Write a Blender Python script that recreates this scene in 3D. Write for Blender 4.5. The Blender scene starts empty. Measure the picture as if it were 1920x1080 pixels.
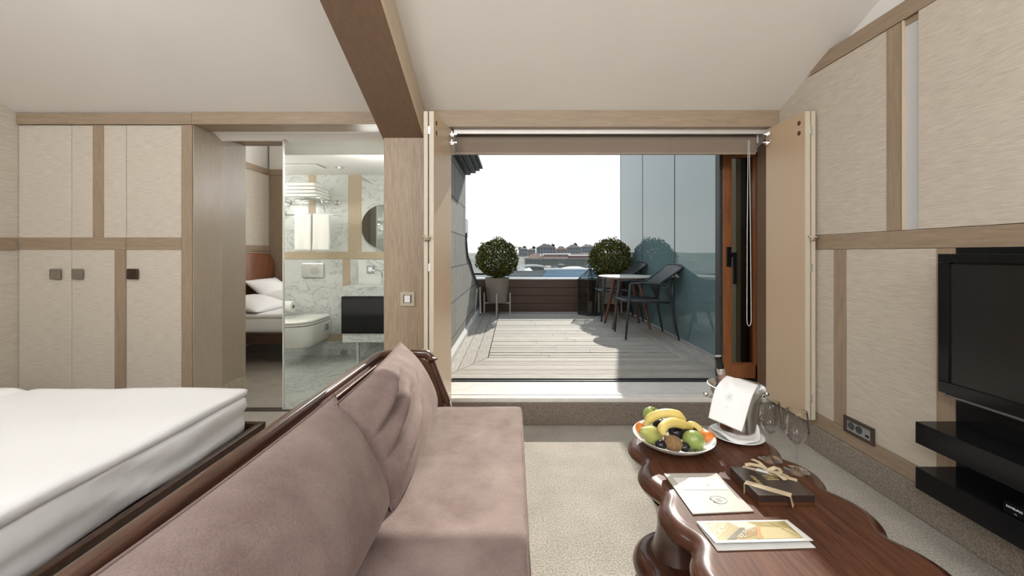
import bpy, bmesh, math, random
from mathutils import Vector, Matrix, Euler
from mathutils import noise as mnoise
random.seed(7)
S = bpy.context.scene
COL = S.collection
H = 1.12            # camera height above the carpet
F = 750.0           # focal length in pixels of the 1920 px wide photograph
# ------------------------------------------------------------------ camera
cam = bpy.data.cameras.new('camera'); camo = bpy.data.objects.new('camera', cam); COL.objects.link(camo)
camo.location = (0, 0, H); camo.rotation_euler = (math.pi/2, 0, 0)
cam.sensor_width = 36; cam.lens = 36*F/1920; cam.shift_x = -3/1920; cam.shift_y = -65/1920
cam.clip_start = .05; cam.clip_end = 3000
S.camera = camo
S.view_settings.view_transform = 'Standard'; S.view_settings.look = 'None'
S.view_settings.gamma = 1; S.view_settings.use_curve_mapping = False
S.view_settings.exposure = 0.0
# ------------------------------------------------------------------ sky, sun, lamps
W = bpy.data.worlds.new('sky'); S.world = W; W.use_nodes = True
nt = W.node_tree; N = nt.nodes; L = nt.links
N.clear()
out = N.new('ShaderNodeOutputWorld'); bg = N.new('ShaderNodeBackground')
tc = N.new('ShaderNodeTexCoord'); sp = N.new('ShaderNodeSeparateXYZ')
L.new(tc.outputs['Generated'], sp.inputs[0])
cr = N.new('ShaderNodeValToRGB'); L.new(sp.outputs['Z'], cr.inputs[0])
cr.color_ramp.elements[0].position = 0.0; cr.color_ramp.elements[0].color = (1.0, .985, .96, 1)
cr.color_ramp.elements[1].position = .75; cr.color_ramp.elements[1].color = (.62, .78, .95, 1)
e = cr.color_ramp.elements.new(.22); e.color = (.93, .96, .97, 1)
nz = N.new('ShaderNodeTexNoise'); nz.inputs['Scale'].default_value = 3.2; nz.inputs['Detail'].default_value = 6
mp = N.new('ShaderNodeMapping'); mp.inputs['Scale'].default_value = (1, 1, 3)
L.new(tc.outputs['Generated'], mp.inputs[0]); L.new(mp.outputs[0], nz.inputs[0])
cc = N.new('ShaderNodeValToRGB'); L.new(nz.outputs[0], cc.inputs[0])
cc.color_ramp.elements[0].position = .42; cc.color_ramp.elements[1].position = .66
mx = N.new('ShaderNodeMix'); mx.data_type = 'RGBA'
L.new(cc.outputs[0], mx.inputs[0]); L.new(cr.outputs[0], mx.inputs[6]); mx.inputs[7].default_value = (1, 1, .99, 1)
L.new(mx.outputs[2], bg.inputs['Color']); bg.inputs['Strength'].default_value = 1.05
L.new(bg.outputs[0], out.inputs[0])

sun = bpy.data.lights.new('sun', 'SUN'); sun.energy = 4.9; sun.angle = math.radians(.6); sun.color = (1, .95, .86)
suno = bpy.data.objects.new('sun', sun); COL.objects.link(suno)
sdir = Vector((.275, 1, math.tan(math.radians(34.6))*1.037))
suno.rotation_euler = (-sdir).to_track_quat('-Z', 'Y').to_euler(); suno.location = sdir*8

def lamp(name, loc, power, radius, color=(.935, .965, 1)):
    l = bpy.data.lights.new(name, 'POINT'); l.energy = power; l.shadow_soft_size = radius; l.color = color
    o = bpy.data.objects.new(name, l); COL.objects.link(o); o.location = loc
    return o
# unseen fill lights added behind the camera; two more lights hidden in the bathroom
ROOM_P = 71
lamp('rear_fill_light', (-.9, -1.0, 2.3), ROOM_P, .28)
lamp('rear_fill_light', (1.0, -1.0, 2.2), ROOM_P*.9, .28)
lamp('rear_fill_light', (-1.35, -1.9, 2.2), ROOM_P*.8, .28)
lamp('floor_fill_light', (-1.95, 1.35, 2.46), 6, .07)  # unseen fill light added over the bed to brighten the floor
lamp('bathroom_light', (-2.75, 3.5, 1.7), 17, .15, (1, .98, .95))
lamp('bathroom_light', (-1.15, 3.3, 1.8), 15, .12, (1, .98, .95))

# ------------------------------------------------------------------ materials
def s2l(c):
    r = []
    for v in c[:3]:
        v = v/255.0
        r.append(v/12.92 if v <= .04045 else ((v+.055)/1.055)**2.4)
    return r
MATS = {}
def new_mat(name):
    m = bpy.data.materials.new(name); m.use_nodes = True
    n = m.node_tree.nodes; b = n.get('Principled BSDF')
    MATS[name] = m
    return m, n, m.node_tree.links, b
def setb(b, col=None, rough=.5, metal=0, coat=0, coat_rough=.05, spec=None, trans=0, ior=None, sheen=0):
    if col is not None: b.inputs['Base Color'].default_value = (col[0], col[1], col[2], 1)
    b.inputs['Roughness'].default_value = rough; b.inputs['Metallic'].default_value = metal
    b.inputs['Coat Weight'].default_value = coat; b.inputs['Coat Roughness'].default_value = coat_rough
    if spec is not None: b.inputs['Specular IOR Level'].default_value = spec
    b.inputs['Transmission Weight'].default_value = trans
    if ior: b.inputs['IOR'].default_value = ior
    if sheen:
        b.inputs['Sheen Weight'].default_value = sheen; b.inputs['Sheen Roughness'].default_value = .4; b.inputs['Sheen Tint'].default_value = (.8, .62, .56, 1)
def plain(name, col, rough=.5, **k):
    """flat tone with a very fine procedural variation"""
    m, n, l, b = new_mat(name); setb(b, col, rough, **k)
    return m
def textured(name, c1, c2, scale=(1, 1, 1), nscale=10, detail=6, rough=.5, bump=0, bdist=.002, lo=.3, hi=.7, c3=None, nrough=.6, dist=0, **k):
    """two or three tones mixed by stretched noise, optional bump"""
    m, n, l, b = new_mat(name); setb(b, c1, rough, **k)
    t = n.new('ShaderNodeTexCoord'); mp = n.new('ShaderNodeMapping'); mp.inputs['Scale'].default_value = scale
    l.new(t.outputs['Object'], mp.inputs[0])
    z = n.new('ShaderNodeTexNoise'); z.inputs['Scale'].default_value = nscale; z.inputs['Detail'].default_value = detail
    z.inputs['Roughness'].default_value = nrough; z.inputs['Distortion'].default_value = dist
    l.new(mp.outputs[0], z.inputs[0])
    r = n.new('ShaderNodeValToRGB'); l.new(z.outputs[0], r.inputs[0])
    r.color_ramp.elements[0].position = lo; r.color_ramp.elements[0].color = (*c1, 1)
    r.color_ramp.elements[1].position = hi; r.color_ramp.elements[1].color = (*c2, 1)
    if c3 is not None:
        e = r.color_ramp.elements.new((lo+hi)/2); e.color = (*c3, 1)
    l.new(r.outputs[0], b.inputs['Base Color'])
    if bump:
        bp = n.new('ShaderNodeBump'); bp.inputs['Strength'].default_value = bump; bp.inputs['Distance'].default_value = bdist
        l.new(z.outputs[0], bp.inputs['Height']); l.new(bp.outputs[0], b.inputs['Normal'])
    return m
def mul(c, f): return [c[0]*f, c[1]*f, c[2]*f]
def wood(name, base, axis='Z', rough=.42, var=.16, coat=0, **k):
    sc = {'X': (.7, 9, 9), 'Y': (9, .7, 9), 'Z': (9, 9, .7)}[axis]
    return textured(name, mul(base, 1-var), mul(base, 1+var), scale=sc, nscale=9, detail=9, rough=rough, bump=.25, bdist=.0015, lo=.34, hi=.66, nrough=.7, dist=.8, coat=coat, **k)

OAK = [.345, .258, .180]
oakX = wood('oak_grain_across', OAK, 'X'); oakY = wood('oak_grain_along', OAK, 'Y'); oakZ = wood('oak_grain_up', OAK, 'Z')
pale_oak = wood('pale_oak', [.56, .45, .32], 'Z', var=.05)
linen = textured('linen_wall_fabric', [.50, .44, .36], [.735, .665, .57], scale=(3.4, 3.4, 105), nscale=4.5, detail=5, rough=.85, bump=.5, bdist=.003, lo=.3, hi=.7)
plaster = textured('white_plaster', [.80, .765, .715], [.82, .785, .735], nscale=3, rough=.9)
plaster2 = plain('bright_white_plaster', [.86, .84, .81], .9)
carpet = textured('beige_carpet', [.27, .243, .203], [.62, .58, .51], nscale=150, detail=4, rough=1, bump=.9, bdist=.006, lo=.3, hi=.68)
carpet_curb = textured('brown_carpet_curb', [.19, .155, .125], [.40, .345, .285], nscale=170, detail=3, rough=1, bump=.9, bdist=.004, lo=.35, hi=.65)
# broad tonal clouds on the floor carpet
def add_clouds(m, scale, amount):
    n = m.node_tree.nodes; l = m.node_tree.links; b = n.get('Principled BSDF')
    src = b.inputs['Base Color'].links[0].from_socket
    t = n.new('ShaderNodeTexCoord'); z = n.new('ShaderNodeTexNoise'); z.inputs['Scale'].default_value = scale; z.inputs['Detail'].default_value = 3
    l.new(t.outputs['Object'], z.inputs[0])
    mr = n.new('ShaderNodeMapRange'); mr.inputs[1].default_value = .3; mr.inputs[2].default_value = .7
    mr.inputs[3].default_value = 1-amount; mr.inputs[4].default_value = 1+amount
    l.new(z.outputs[0], mr.inputs[0])
    x = n.new('ShaderNodeVectorMath'); x.operation = 'SCALE'
    l.new(src, x.inputs[0]); l.new(mr.outputs[0], x.inputs['Scale']); l.new(x.outputs[0], b.inputs['Base Color'])
add_clouds(carpet, 5, .10)
carpet_riser_shaded = textured('shaded_carpet_riser', [.15, .12, .097], [.29, .245, .20], nscale=170, detail=3, rough=1, bump=.9, bdist=.004, lo=.35, hi=.65)  # curb carpet darkened: the riser's shade is put into the colour
marble_white = textured('pale_marble', [.74, .71, .66], [.84, .82, .78], nscale=6, rough=.25, dist=2)
def marble(name, base, vein, scale=2.2, rough=.18):
    m, n, l, b = new_mat(name); setb(b, base, rough)
    t = n.new('ShaderNodeTexCoord'); mp = n.new('ShaderNodeMapping'); mp.inputs['Scale'].default_value = (1, 1, 1.6); mp.inputs['Rotation'].default_value = (.3, .5, .2)
    l.new(t.outputs['Object'], mp.inputs[0])
    z = n.new('ShaderNodeTexNoise'); z.inputs['Scale'].default_value = scale; z.inputs['Detail'].default_value = 12; z.inputs['Roughness'].default_value = .66; z.inputs['Distortion'].default_value = 1.4
    l.new(mp.outputs[0], z.inputs[0])
    r = n.new('ShaderNodeValToRGB'); l.new(z.outputs[0], r.inputs[0])
    el = r.color_ramp.elements; el[0].position = .30; el[0].color = (*vein, 1); el[1].position = .72; el[1].color = (*mul(base, 1.0), 1)
    a = el.new(.40); a.color = (*mul(base, .78), 1); a = el.new(.475); a.color = (*mul(base, .95), 1)
    a = el.new(.50); a.color = (*mul(base, .55), 1); a = el.new(.515); a.color = (*mul(base, .9), 1)
    l.new(r.outputs[0], b.inputs['Base Color'])
    return m
marb = marble('veined_marble', [.66, .67, .64], [.20, .20, .19])
marb_floor = marble('veined_marble_floor', [.52, .53, .50], [.16, .165, .15], 3.0)
bath_oak = wood('bath_oak_band', [.46, .36, .245], 'Z', var=.05)
suede = textured('mauve_suede', [.165, .112, .101], [.270, .206, .184], nscale=6, detail=8, rough=.85, lo=.34, hi=.68, dist=.15, sheen=.22)
def fine_bump(m, scale, strength, dist=.002):
    n = m.node_tree.nodes; l = m.node_tree.links; b = n.get('Principled BSDF')
    t = n.new('ShaderNodeTexCoord'); z = n.new('ShaderNodeTexNoise'); z.inputs['Scale'].default_value = scale; z.inputs['Detail'].default_value = 3
    l.new(t.outputs['Object'], z.inputs[0])
    bp = n.new('ShaderNodeBump'); bp.inputs['Strength'].default_value = strength; bp.inputs['Distance'].default_value = dist
    l.new(z.outputs[0], bp.inputs['Height']); l.new(bp.outputs[0], b.inputs['Normal'])
fine_bump(suede, 300, .5)
add_clouds(suede, 260, .13)
suede_seam = plain('mauve_piping', [.19, .13, .12], .8)
walnut = textured('dark_walnut_varnish', [.040, .015, .009], [.105, .040, .022], scale=(7, 1, 7), nscale=6, detail=8, rough=.3, coat=.7, coat_rough=.08, dist=1.2)
mahog = textured('mahogany_tabletop', [.035, .012, .007], [.105, .036, .018], scale=(9, .9, 9), nscale=6, detail=9, rough=.30, coat=.45, coat_rough=.10, spec=.3, dist=.8, nrough=.72, bump=.15)
mahog_top = textured('mahogany_worn_top', [.030, .011, .006], [.155, .060, .032], scale=(10, .8, 10), nscale=6, detail=11, rough=.55, coat=.06, coat_rough=.2, spec=.18, dist=.8, nrough=.75, bump=.12)
mahog_rim = textured('mahogany_rim', [.050, .022, .014], [.085, .038, .024], scale=(2, 2, 2), nscale=5, detail=4, rough=.34, coat=.8, coat_rough=.16)
bedwood = textured('dark_bed_wood', [.030, .014, .008], [.070, .034, .02], scale=(1, 6, 6), nscale=7, detail=7, rough=.35)
headwood = textured('red_brown_headboard_wood', [.14, .045, .022], [.24, .085, .042], scale=(6, 6, 1), nscale=4, rough=.25, coat=.5)
white_cloth = plain('white_bed_linen', [.86, .86, .86], .85)
fine_bump(white_cloth, 14, .12, .02)
napkin_cloth = plain('white_napkin', [.9, .9, .9], .8)
towel = plain('white_towel', [.85, .83, .79], .95); fine_bump(towel, 220, .7, .004)
black_gloss = plain('black_gloss_lacquer', [.008, .008, .009], .12, spec=.25)
black_satin = plain('black_satin', [.006, .006, .007], .5, spec=.08)
screen = plain('dark_screen_glass', [.016, .015, .014], .2, spec=.35)
chrome = plain('polished_chrome', [.78, .78, .77], .08, metal=1)
steel = plain('brushed_steel', [.62, .61, .58], .28, metal=1)
alu = plain('pale_aluminium', [.74, .72, .68], .4, metal=.3)
dark_metal = plain('dark_grey_metal', [.035, .037, .04], .45)
bronze = plain('grey_bronze', [.26, .225, .185], .35, metal=.4)
bronze_dark = plain('dark_bronze', [.065, .04, .028], .35, metal=.4)
black_rubber = plain('black_track', [.01, .01, .01], .4)
mirror = plain('mirror_glass', [.86, .86, .84], .01, metal=1)
mirror_dim = plain('round_mirror_glass', [.45, .47, .45], .02, metal=1)
ceramic = plain('white_ceramic', [.80, .78, .73], .08)
china = plain('white_china', [.86, .86, .85], .12)
brown_frame = plain('brown_socket_frame', [.075, .045, .033], .4)
grey_plastic = plain('silver_grey_plastic', [.36, .37, .37], .35, metal=.3)
white_plastic = plain('white_plastic', [.82, .84, .84], .3)
beige_plastic = plain('sand_plastic', [.52, .45, .35], .4)
blind_cloth = textured('taupe_blind_fabric', [.235, .185, .145], [.265, .21, .165], scale=(80, 1, 80), nscale=6, rough=.8)
iroko = textured('orange_brown_door_wood', [.20, .068, .022], [.34, .13, .05], scale=(12, 12, .8), nscale=5, detail=8, rough=.35, coat=.3, dist=.6)
leaf_edge = plain('pale_leaf_edge', [.60, .54, .44], .5)
leaf_face = wood('shutter_leaf_face', [.60, .45, .30], 'Z', rough=.33, var=.025)
leaf_face_l = leaf_face
cord_m = plain('white_cord', [.85, .83, .8], .6)
def thin_glass(name, tint, refl=1.0, rough=.0, ior=1.45, base=.035, power=4.0):
    m = bpy.data.materials.new(name); m.use_nodes = True; n = m.node_tree.nodes; l = m.node_tree.links; n.clear()
    o = n.new('ShaderNodeOutputMaterial'); t = n.new('ShaderNodeBsdfTransparent'); g = n.new('ShaderNodeBsdfGlossy')
    t.inputs[0].default_value = (*tint, 1); g.inputs['Roughness'].default_value = rough
    lw = n.new('ShaderNodeLayerWeight'); lw.inputs['Blend'].default_value = .5
    fr = n.new('ShaderNodeMath'); fr.operation = 'POWER'; l.new(lw.outputs['Facing'], fr.inputs[0]); fr.inputs[1].default_value = power
    mm = n.new('ShaderNodeMath'); mm.operation = 'MULTIPLY_ADD'; l.new(fr.outputs[0], mm.inputs[0]); mm.inputs[1].default_value = refl; mm.inputs[2].default_value = base
    x = n.new('ShaderNodeMixShader'); l.new(mm.outputs[0], x.inputs[0]); l.new(t.outputs[0], x.inputs[1]); l.new(g.outputs[0], x.inputs[2]); l.new(x.outputs[0], o.inputs[0])
    return m
pane = thin_glass('clear_pane', (.955, .97, .955), .8, base=.02)
pane_dark = thin_glass('smoked_pane', (.86, .86, .83), .6)
door_pane = thin_glass('door_pane', (.62, .60, .55), 1.0)
crystal = bpy.data.materials.new('crystal_glass'); crystal.use_nodes = True
crystal = thin_glass('crystal_thin', (1, 1, 1), 1.8, base=.015, power=3.0)
ice_m = bpy.data.materials.new('ice'); ice_m.use_nodes = True
b = ice_m.node_tree.nodes['Principled BSDF']; setb(b, [.95, .97, 1], .06, trans=1, ior=1.31)

# ------------------------------------------------------------------ mesh helpers
class MB:
    def __init__(s): s.v = []; s.f = []; s.m = []
    def add(s, vs, fs, mi=0):
        o = len(s.v); s.v += [tuple(p) for p in vs]; s.f += [tuple(i+o for i in f) for f in fs]; s.m += [mi]*len(fs)
        return s
    def box(s, x0, x1, y0, y1, z0, z1, mi=0):
        vs = [(x0,y0,z0),(x1,y0,z0),(x1,y1,z0),(x0,y1,z0),(x0,y0,z1),(x1,y0,z1),(x1,y1,z1),(x0,y1,z1)]
        return s.add(vs, [(0,3,2,1),(4,5,6,7),(0,1,5,4),(1,2,6,5),(2,3,7,6),(3,0,4,7)], mi)
    def hexa(s, vs, mi=0):
        return s.add(vs, [(0,3,2,1),(4,5,6,7),(0,1,5,4),(1,2,6,5),(2,3,7,6),(3,0,4,7)], mi)
    def prism(s, poly, axis, a, b, mi=0):
        """poly = 2D points; axis 'X': (y,z) extruded from x=a to b, 'Y': (x,z), 'Z': (x,y)"""
        def mk(p, t):
            return {'X': (t, p[0], p[1]), 'Y': (p[0], t, p[1]), 'Z': (p[0], p[1], t)}[axis]
        n = len(poly)
        vs = [mk(p, a) for p in poly]+[mk(p, b) for p in poly]
        fs = [tuple(range(n)), tuple(range(2*n-1, n-1, -1))]+[(i, i+n, (i+1) % n+n, (i+1) % n) for i in range(n)]
        return s.add(vs, fs, mi)
    def lathe(s, prof, n=32, c=(0,0,0), mi=0, sx=1, sy=1, cap=True):
        vs = []; fs = []
        for r, z in prof:
            for i in range(n):
                a = 2*math.pi*i/n; vs.append((c[0]+r*math.cos(a)*sx, c[1]+r*math.sin(a)*sy, c[2]+z))
        for k in range(len(prof)-1):
            for i in range(n):
                j = (i+1) % n; fs.append((k*n+i, k*n+j, (k+1)*n+j, (k+1)*n+i))
        if cap:
            if prof[0][0] > 1e-6: fs.append(tuple(range(n-1, -1, -1)))
            if prof[-1][0] > 1e-6: fs.append(tuple((len(prof)-1)*n+i for i in range(n)))
        return s.add(vs, fs, mi)
    def tube(s, pts, r, n=10, closed=False, mi=0, flat=1.0):
        pts = [Vector(p) for p in pts]; m = len(pts)
        rs = r if isinstance(r, (list, tuple)) else [r]*m
        vs = []; fs = []; up = None
        for i, p in enumerate(pts):
            if closed: t = (pts[(i+1) % m]-pts[i-1]).normalized()
            else: t = (pts[min(i+1, m-1)]-pts[max(i-1, 0)]).normalized()
            if up is None:
                up = Vector((0, 0, 1)) if abs(t.z) < .9 else Vector((1, 0, 0))
            a = t.cross(up).normalized(); bb = a.cross(t).normalized(); up = bb
            for k in range(n):
                q = 2*math.pi*k/n
                vs.append(p+a*math.cos(q)*rs[i]+bb*math.sin(q)*rs[i]*flat)
        seg = m if closed else m-1
        for i in range(seg):
            i2 = (i+1) % m
            for k in range(n):
                k2 = (k+1) % n; fs.append((i*n+k, i*n+k2, i2*n+k2, i2*n+k))
        if not closed:
            fs.append(tuple(range(n-1, -1, -1))); fs.append(tuple((m-1)*n+k for k in range(n)))
        return s.add(vs, fs, mi)
    def strip(s, pts, w, side, th=.0006, mi=0):
        """ribbon along pts, width w towards vector side, with thickness"""
        pts = [Vector(p) for p in pts]; side = Vector(side).normalized()
        vs = []
        for i, p in enumerate(pts):
            t = (pts[min(i+1, len(pts)-1)]-pts[max(i-1, 0)]).normalized()
            nn = t.cross(side).normalized()
            sd = side*(w/2)
            vs += [p-sd-nn*th, p+sd-nn*th, p+sd+nn*th, p-sd+nn*th]
        fs = [(0, 3, 2, 1)]
        for i in range(len(pts)-1):
            a = i*4; c = a+4
            for k in range(4):
                k2 = (k+1) % 4; fs.append((a+k, a+k2, c+k2, c+k))
        m = (len(pts)-1)*4; fs.append((m, m+1, m+2, m+3))
        return s.add(vs, fs, mi)
    def grid(s, fn, nu, nv, mi=0, wrap=False):
        vs = [fn(i/nu, j/nv) for j in range(nv+1) for i in range(nu+1)]
        fs = [(j*(nu+1)+i, j*(nu+1)+i+1, (j+1)*(nu+1)+i+1, (j+1)*(nu+1)+i) for j in range(nv) for i in range(nu)]
        return s.add(vs, fs, mi)

def build(name, mb, mats, parent=None, loc=None, rot=None, bevel=0, smooth=False, seg=2, subsurf=0, weld=False):
    me = bpy.data.meshes.new(name)
    me.from_pydata(mb.v, [], mb.f)
    if not isinstance(mats, (list, tuple)): mats = [mats]
    for m in mats: me.materials.append(m)
    me.polygons.foreach_set('material_index', mb.m)
    bm = bmesh.new(); bm.from_mesh(me)
    if weld: bmesh.ops.remove_doubles(bm, verts=bm.verts, dist=1e-5)
    bmesh.ops.recalc_face_normals(bm, faces=bm.faces)
    bm.to_mesh(me); bm.free()
    if smooth:
        me.polygons.foreach_set('use_smooth', [True]*len(me.polygons))
        if smooth == 'auto':
            try: me.set_sharp_from_angle(angle=math.radians(38))
            except Exception: pass
    me.update()
    o = bpy.data.objects.new(name, me); COL.objects.link(o)
    if parent is not None: o.parent = parent
    if loc is not None: o.location = loc
    if rot is not None: o.rotation_euler = rot
    if bevel:
        md = o.modifiers.new('bevel', 'BEVEL'); md.width = bevel; md.segments = seg; md.limit_method = 'ANGLE'; md.angle_limit = math.radians(40)
        md.harden_normals = False
    if subsurf:
        md = o.modifiers.new('subsurf', 'SUBSURF'); md.levels = subsurf; md.render_levels = subsurf
    return o
def tag(o, label, cat, group=None):
    o['label'] = label; o['category'] = cat
    if group: o['group'] = group
    return o
def thing(name, label, cat, loc=(0,0,0), rotz=0, group=None):
    o = bpy.data.objects.new(name, None); COL.objects.link(o); o.empty_display_size = .05
    o.location = loc; o.rotation_euler = (0, 0, rotz)
    return tag(o, label, cat, group)
def struct(name, mb, mats, **k):
    o = build(name, mb, mats, **k)
    if k.get('parent') is None: o['kind'] = 'structure'
    return o
def dup(root, loc, rotz, label, group=None):
    r = root.copy(); COL.objects.link(r); r.location = loc; r.rotation_euler = (0, 0, rotz); r['label'] = label
    if group: r['group'] = group
    for ch in list(root.children):
        c = ch.copy(); COL.objects.link(c); c.parent = r
        for g in list(ch.children):
            d = g.copy(); COL.objects.link(d); d.parent = c
    return r
def atd(px, py, d):     # point at depth d seen at photo pixel (px, py)
    return Vector(((px-963)*d/F, d, H-(py-475)*d/F))
def text_mesh(name, s, size, mat, parent, loc, rot, extrude=.0004, sx=1):
    c = bpy.data.curves.new(name, 'FONT'); c.body = s; c.size = size; c.extrude = extrude; c.align_x = 'CENTER'; c.align_y = 'CENTER'
    o = bpy.data.objects.new(name, c); COL.objects.link(o)
    dg = bpy.context.evaluated_depsgraph_get(); me = bpy.data.meshes.new_from_object(o.evaluated_get(dg))
    bpy.data.objects.remove(o); me.materials.clear(); me.materials.append(mat)
    q = bpy.data.objects.new(name, me); COL.objects.link(q); q.parent = parent; q.location = loc; q.rotation_euler = rot; q.scale = (sx, 1, 1)
    return q
# ================================================================== ROOM SHELL
XR = 1.73; XL = -3.236; YW = 2.61; SL = .437
def zc(y): return H+.915+SL*(YW-y)      # sloping ceiling height
ZT = .173                               # terrace / threshold height
struct('floor', MB().box(-3.4, 2.0, -2.6, 2.90, -.1, 0), carpet)
struct('ceiling', MB().hexa([(-3.4,YW+.4,zc(YW+.4)),(2.0,YW+.4,zc(YW+.4)),(2.0,.1,zc(.1)),(-3.4,.1,zc(.1)),
    (-3.4,YW+.4,zc(YW+.4)+.1),(2.0,YW+.4,zc(YW+.4)+.1),(2.0,.1,zc(.1)+.1),(-3.4,.1,zc(.1)+.1)]).box(-3.4,2.0,-2.6,.1,zc(.1),zc(.1)+.1), plaster)
struct('wall_rear', MB().box(-3.4, 2.0, -2.7, -2.5, 0, 3.4), plaster)
# right wall ------------------------------------------------------------------
wr = struct('wall_right', MB().box(XR, XR+.25, -2.5, YW+.0, 0, H+1.10), oakY)
struct('wall_upper_right', MB().box(XR+.03, XR+.25, -2.5, YW+.3, H+1.10, 3.4), plaster2)
def ry(px): return XR*F/(px-963)
PX = XR-.012; TX = XR-.014
def rpanel(name, a, b, z0, z1, m, x=PX, bev=.0015):
    return build(name, MB().box(x, XR, b, a, H+z0, H+z1), m, parent=wr, bevel=bev)
g = .0015
zb0, zb1, zm0, zm1, zt0, zt1 = -.980, -.905, .0217, .101, 1.028, 1.107
# skirting of carpet (in lengths), bottom rail, mid rail, top rail
for a, b in ((YW, ry(1580)), (ry(1580)-.003, .9), (.897, -2.4)):
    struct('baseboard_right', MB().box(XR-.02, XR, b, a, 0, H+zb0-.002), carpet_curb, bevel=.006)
for a, b in ((YW-.001, ry(1591)), (ry(1591)-g, 1.2), (1.2-g, -2.4)):
    rpanel('bottom_rail', a, b, zb0, zb1, oakY, TX)
for a, b in ((YW-.001, ry(1670)), (ry(1670)-g, .7), (.7-g, -2.4)):
    rpanel('middle_rail', a, b, zm0, zm1, oakY, TX)
rpanel('top_rail', YW-.3, -2.4, zt0, zt1, oakY, TX-.004)
rpanel('fabric_panel', YW-.001, ry(1568)+g, zb1+g, zm0-g, linen)
rpanel('upright_strip', ry(1568), ry(1591), zb1+g, zm0-g, oakZ, TX)
rpanel('fabric_panel', ry(1591)-g, ry(1762)+g, zb1+g, zm0-g, linen)
rpanel('upright_strip', ry(1762), ry(1801), zb1+g, zm0-g, oakZ, TX)
rpanel('fabric_panel', YW-.001, ry(1667.5)+g, zm1+g, zt0-g, linen)
rpanel('upright_strip', ry(1667.5), ry(1698), zm1+g, zt0-g, oakZ, TX)
rpanel('fabric_panel', ry(1728.5), -2.4, zm1+g, zt0-g, linen, XR-.016)
rpanel('frosted_slot', ry(1698)-.001, ry(1728.5), zm1+g, zt0-g, plain('frosted_grey_glass', [.60, .61, .62], .35), XR-.003)
rpanel('slot_lining', ry(1698), ry(1698)-.004, zm1+g, zt0-g, pale_oak, XR-.018)
rpanel('slot_lining', ry(1698)-.005, ry(1728.5), zt0-.03, zt0-.002, oakY, XR-.006)
# left wall ------------------------------------------------------------------
wl = struct('wall_left', MB().box(XL-.2, XL, -2.5, YW+.3, 0, H+1.10), linen)
struct('wall_upper_left', MB().box(XL-.2, XL-.03, -2.5, YW+.3, H+1.10, 3.4), plaster)
for z0, z1 in ((zm0, zm1), (zt0, zt1), (.0-H, -.95)):
    build('rail', MB().box(XL, XL+.012, .45, YW-.016, H+z0, H+z1), oakY, parent=wl, bevel=.0015)
struct('wall_pier', MB().box(XL, XL+.42, -.1, .44, 0, H+1.03), oakZ)
pr = struct('trim_pier_top', MB().box(XL, XL+.43, -.11, .45, H+1.031, H+1.107), oakX)
struct('wall_pier_upper', MB().box(XL, XL+.40, -.1, .43, H+1.108, 3.15), plaster)
# door wall, pillar, lintels -----------------------------------------------------
wf = MB()
wf.box(-.587, -.465, YW, YW+.34, 0, 2.1).box(1.83, XR+.4, YW, YW+.34, 0, 2.1)
wf.box(-.465, 1.83, YW+.02, YW+.34, H+.835, 2.1)
wf.box(-.465, 1.83, YW+.02, YW+.34, 0, ZT-.03)
struct('wall_front', wf, oakZ)
struct('trim_1', MB().box(-.57, XR-.014, YW-.025, YW+.02, H+.818, H+.95), oakX, bevel=.002)
pil = struct('wall_pillar', MB().box(-.846, -.587, YW-.004, YW+.26, 0, H+.92), wood('pillar_oak', [.375, .285, .20], 'Z', var=.22), bevel=.002)
struct('trim_2', MB().box(-2.093, -.8, YW-.012, YW+.02, H+.839, H+.93), oakX, bevel=.002)
struct('trim_3', MB().box(-2.093, -.846, YW+.02, YW+.15, H+.839, H+.87), oakX)
struct('trim_4', MB().box(-2.093, -.846, YW+.15, YW+.262, H+.838, H+.87), plaster2)
# sloping beam
def zbm(y): return H+.75+.43*(YW-y)
vs = []
for dz, top in ((0, False), (0, True)):
    for (x, y) in ((-.855, YW+.02), (-.587, YW+.02), (-.587, .2), (-.855, .2)):
        vs.append((x, y, zc(y)+.03 if top else zbm(y)))
struct('ceiling_beam', MB().hexa(vs), [textured('brown_oak_beam', [.185, .112, .07], [.225, .14, .09], scale=(7, .6, 7), nscale=7, detail=8, rough=.5, bump=.2, dist=.8)], bevel=.002)
struct('beam_lit_side', MB().hexa([(-.5865,YW,zbm(YW)),(-.572,YW,zbm(YW)),(-.572,.2,zbm(.2)),(-.5865,.2,zbm(.2)),
   (-.5865,YW,zc(YW)-.001),(-.572,YW,zc(YW)-.001),(-.572,.2,zc(.2)-.001),(-.5865,.2,zc(.2)-.001)]), pale_oak, bevel=.001)  # paler facing on the beam: its lit right side put into the colour
# threshold -------------------------------------------------------------------
struct('trim_doorstep', MB().box(-.465, 1.83, YW+.005, YW+.335, ZT-.03, ZT), marble_white, bevel=.002)
struct('trim_doorstep_strip', MB().box(-.465, 1.79, YW+.065, YW+.09, ZT, ZT+.004), alu, bevel=.001)
struct('baseboard_front', MB().box(-.63, XR-.021, YW-.012, YW+.004, .0, ZT-.024), carpet_riser_shaded, bevel=.005)
tk = MB(); tk.box(-.465, 1.86, YW+.34, YW+.44, ZT-.06, ZT-.012)
for y in (.355, .405): tk.box(-.465, 1.86, YW+y, YW+y+.012, ZT-.012, ZT+.004, 1)
struct('trim_door_track', tk, [black_rubber, dark_metal])

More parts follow.
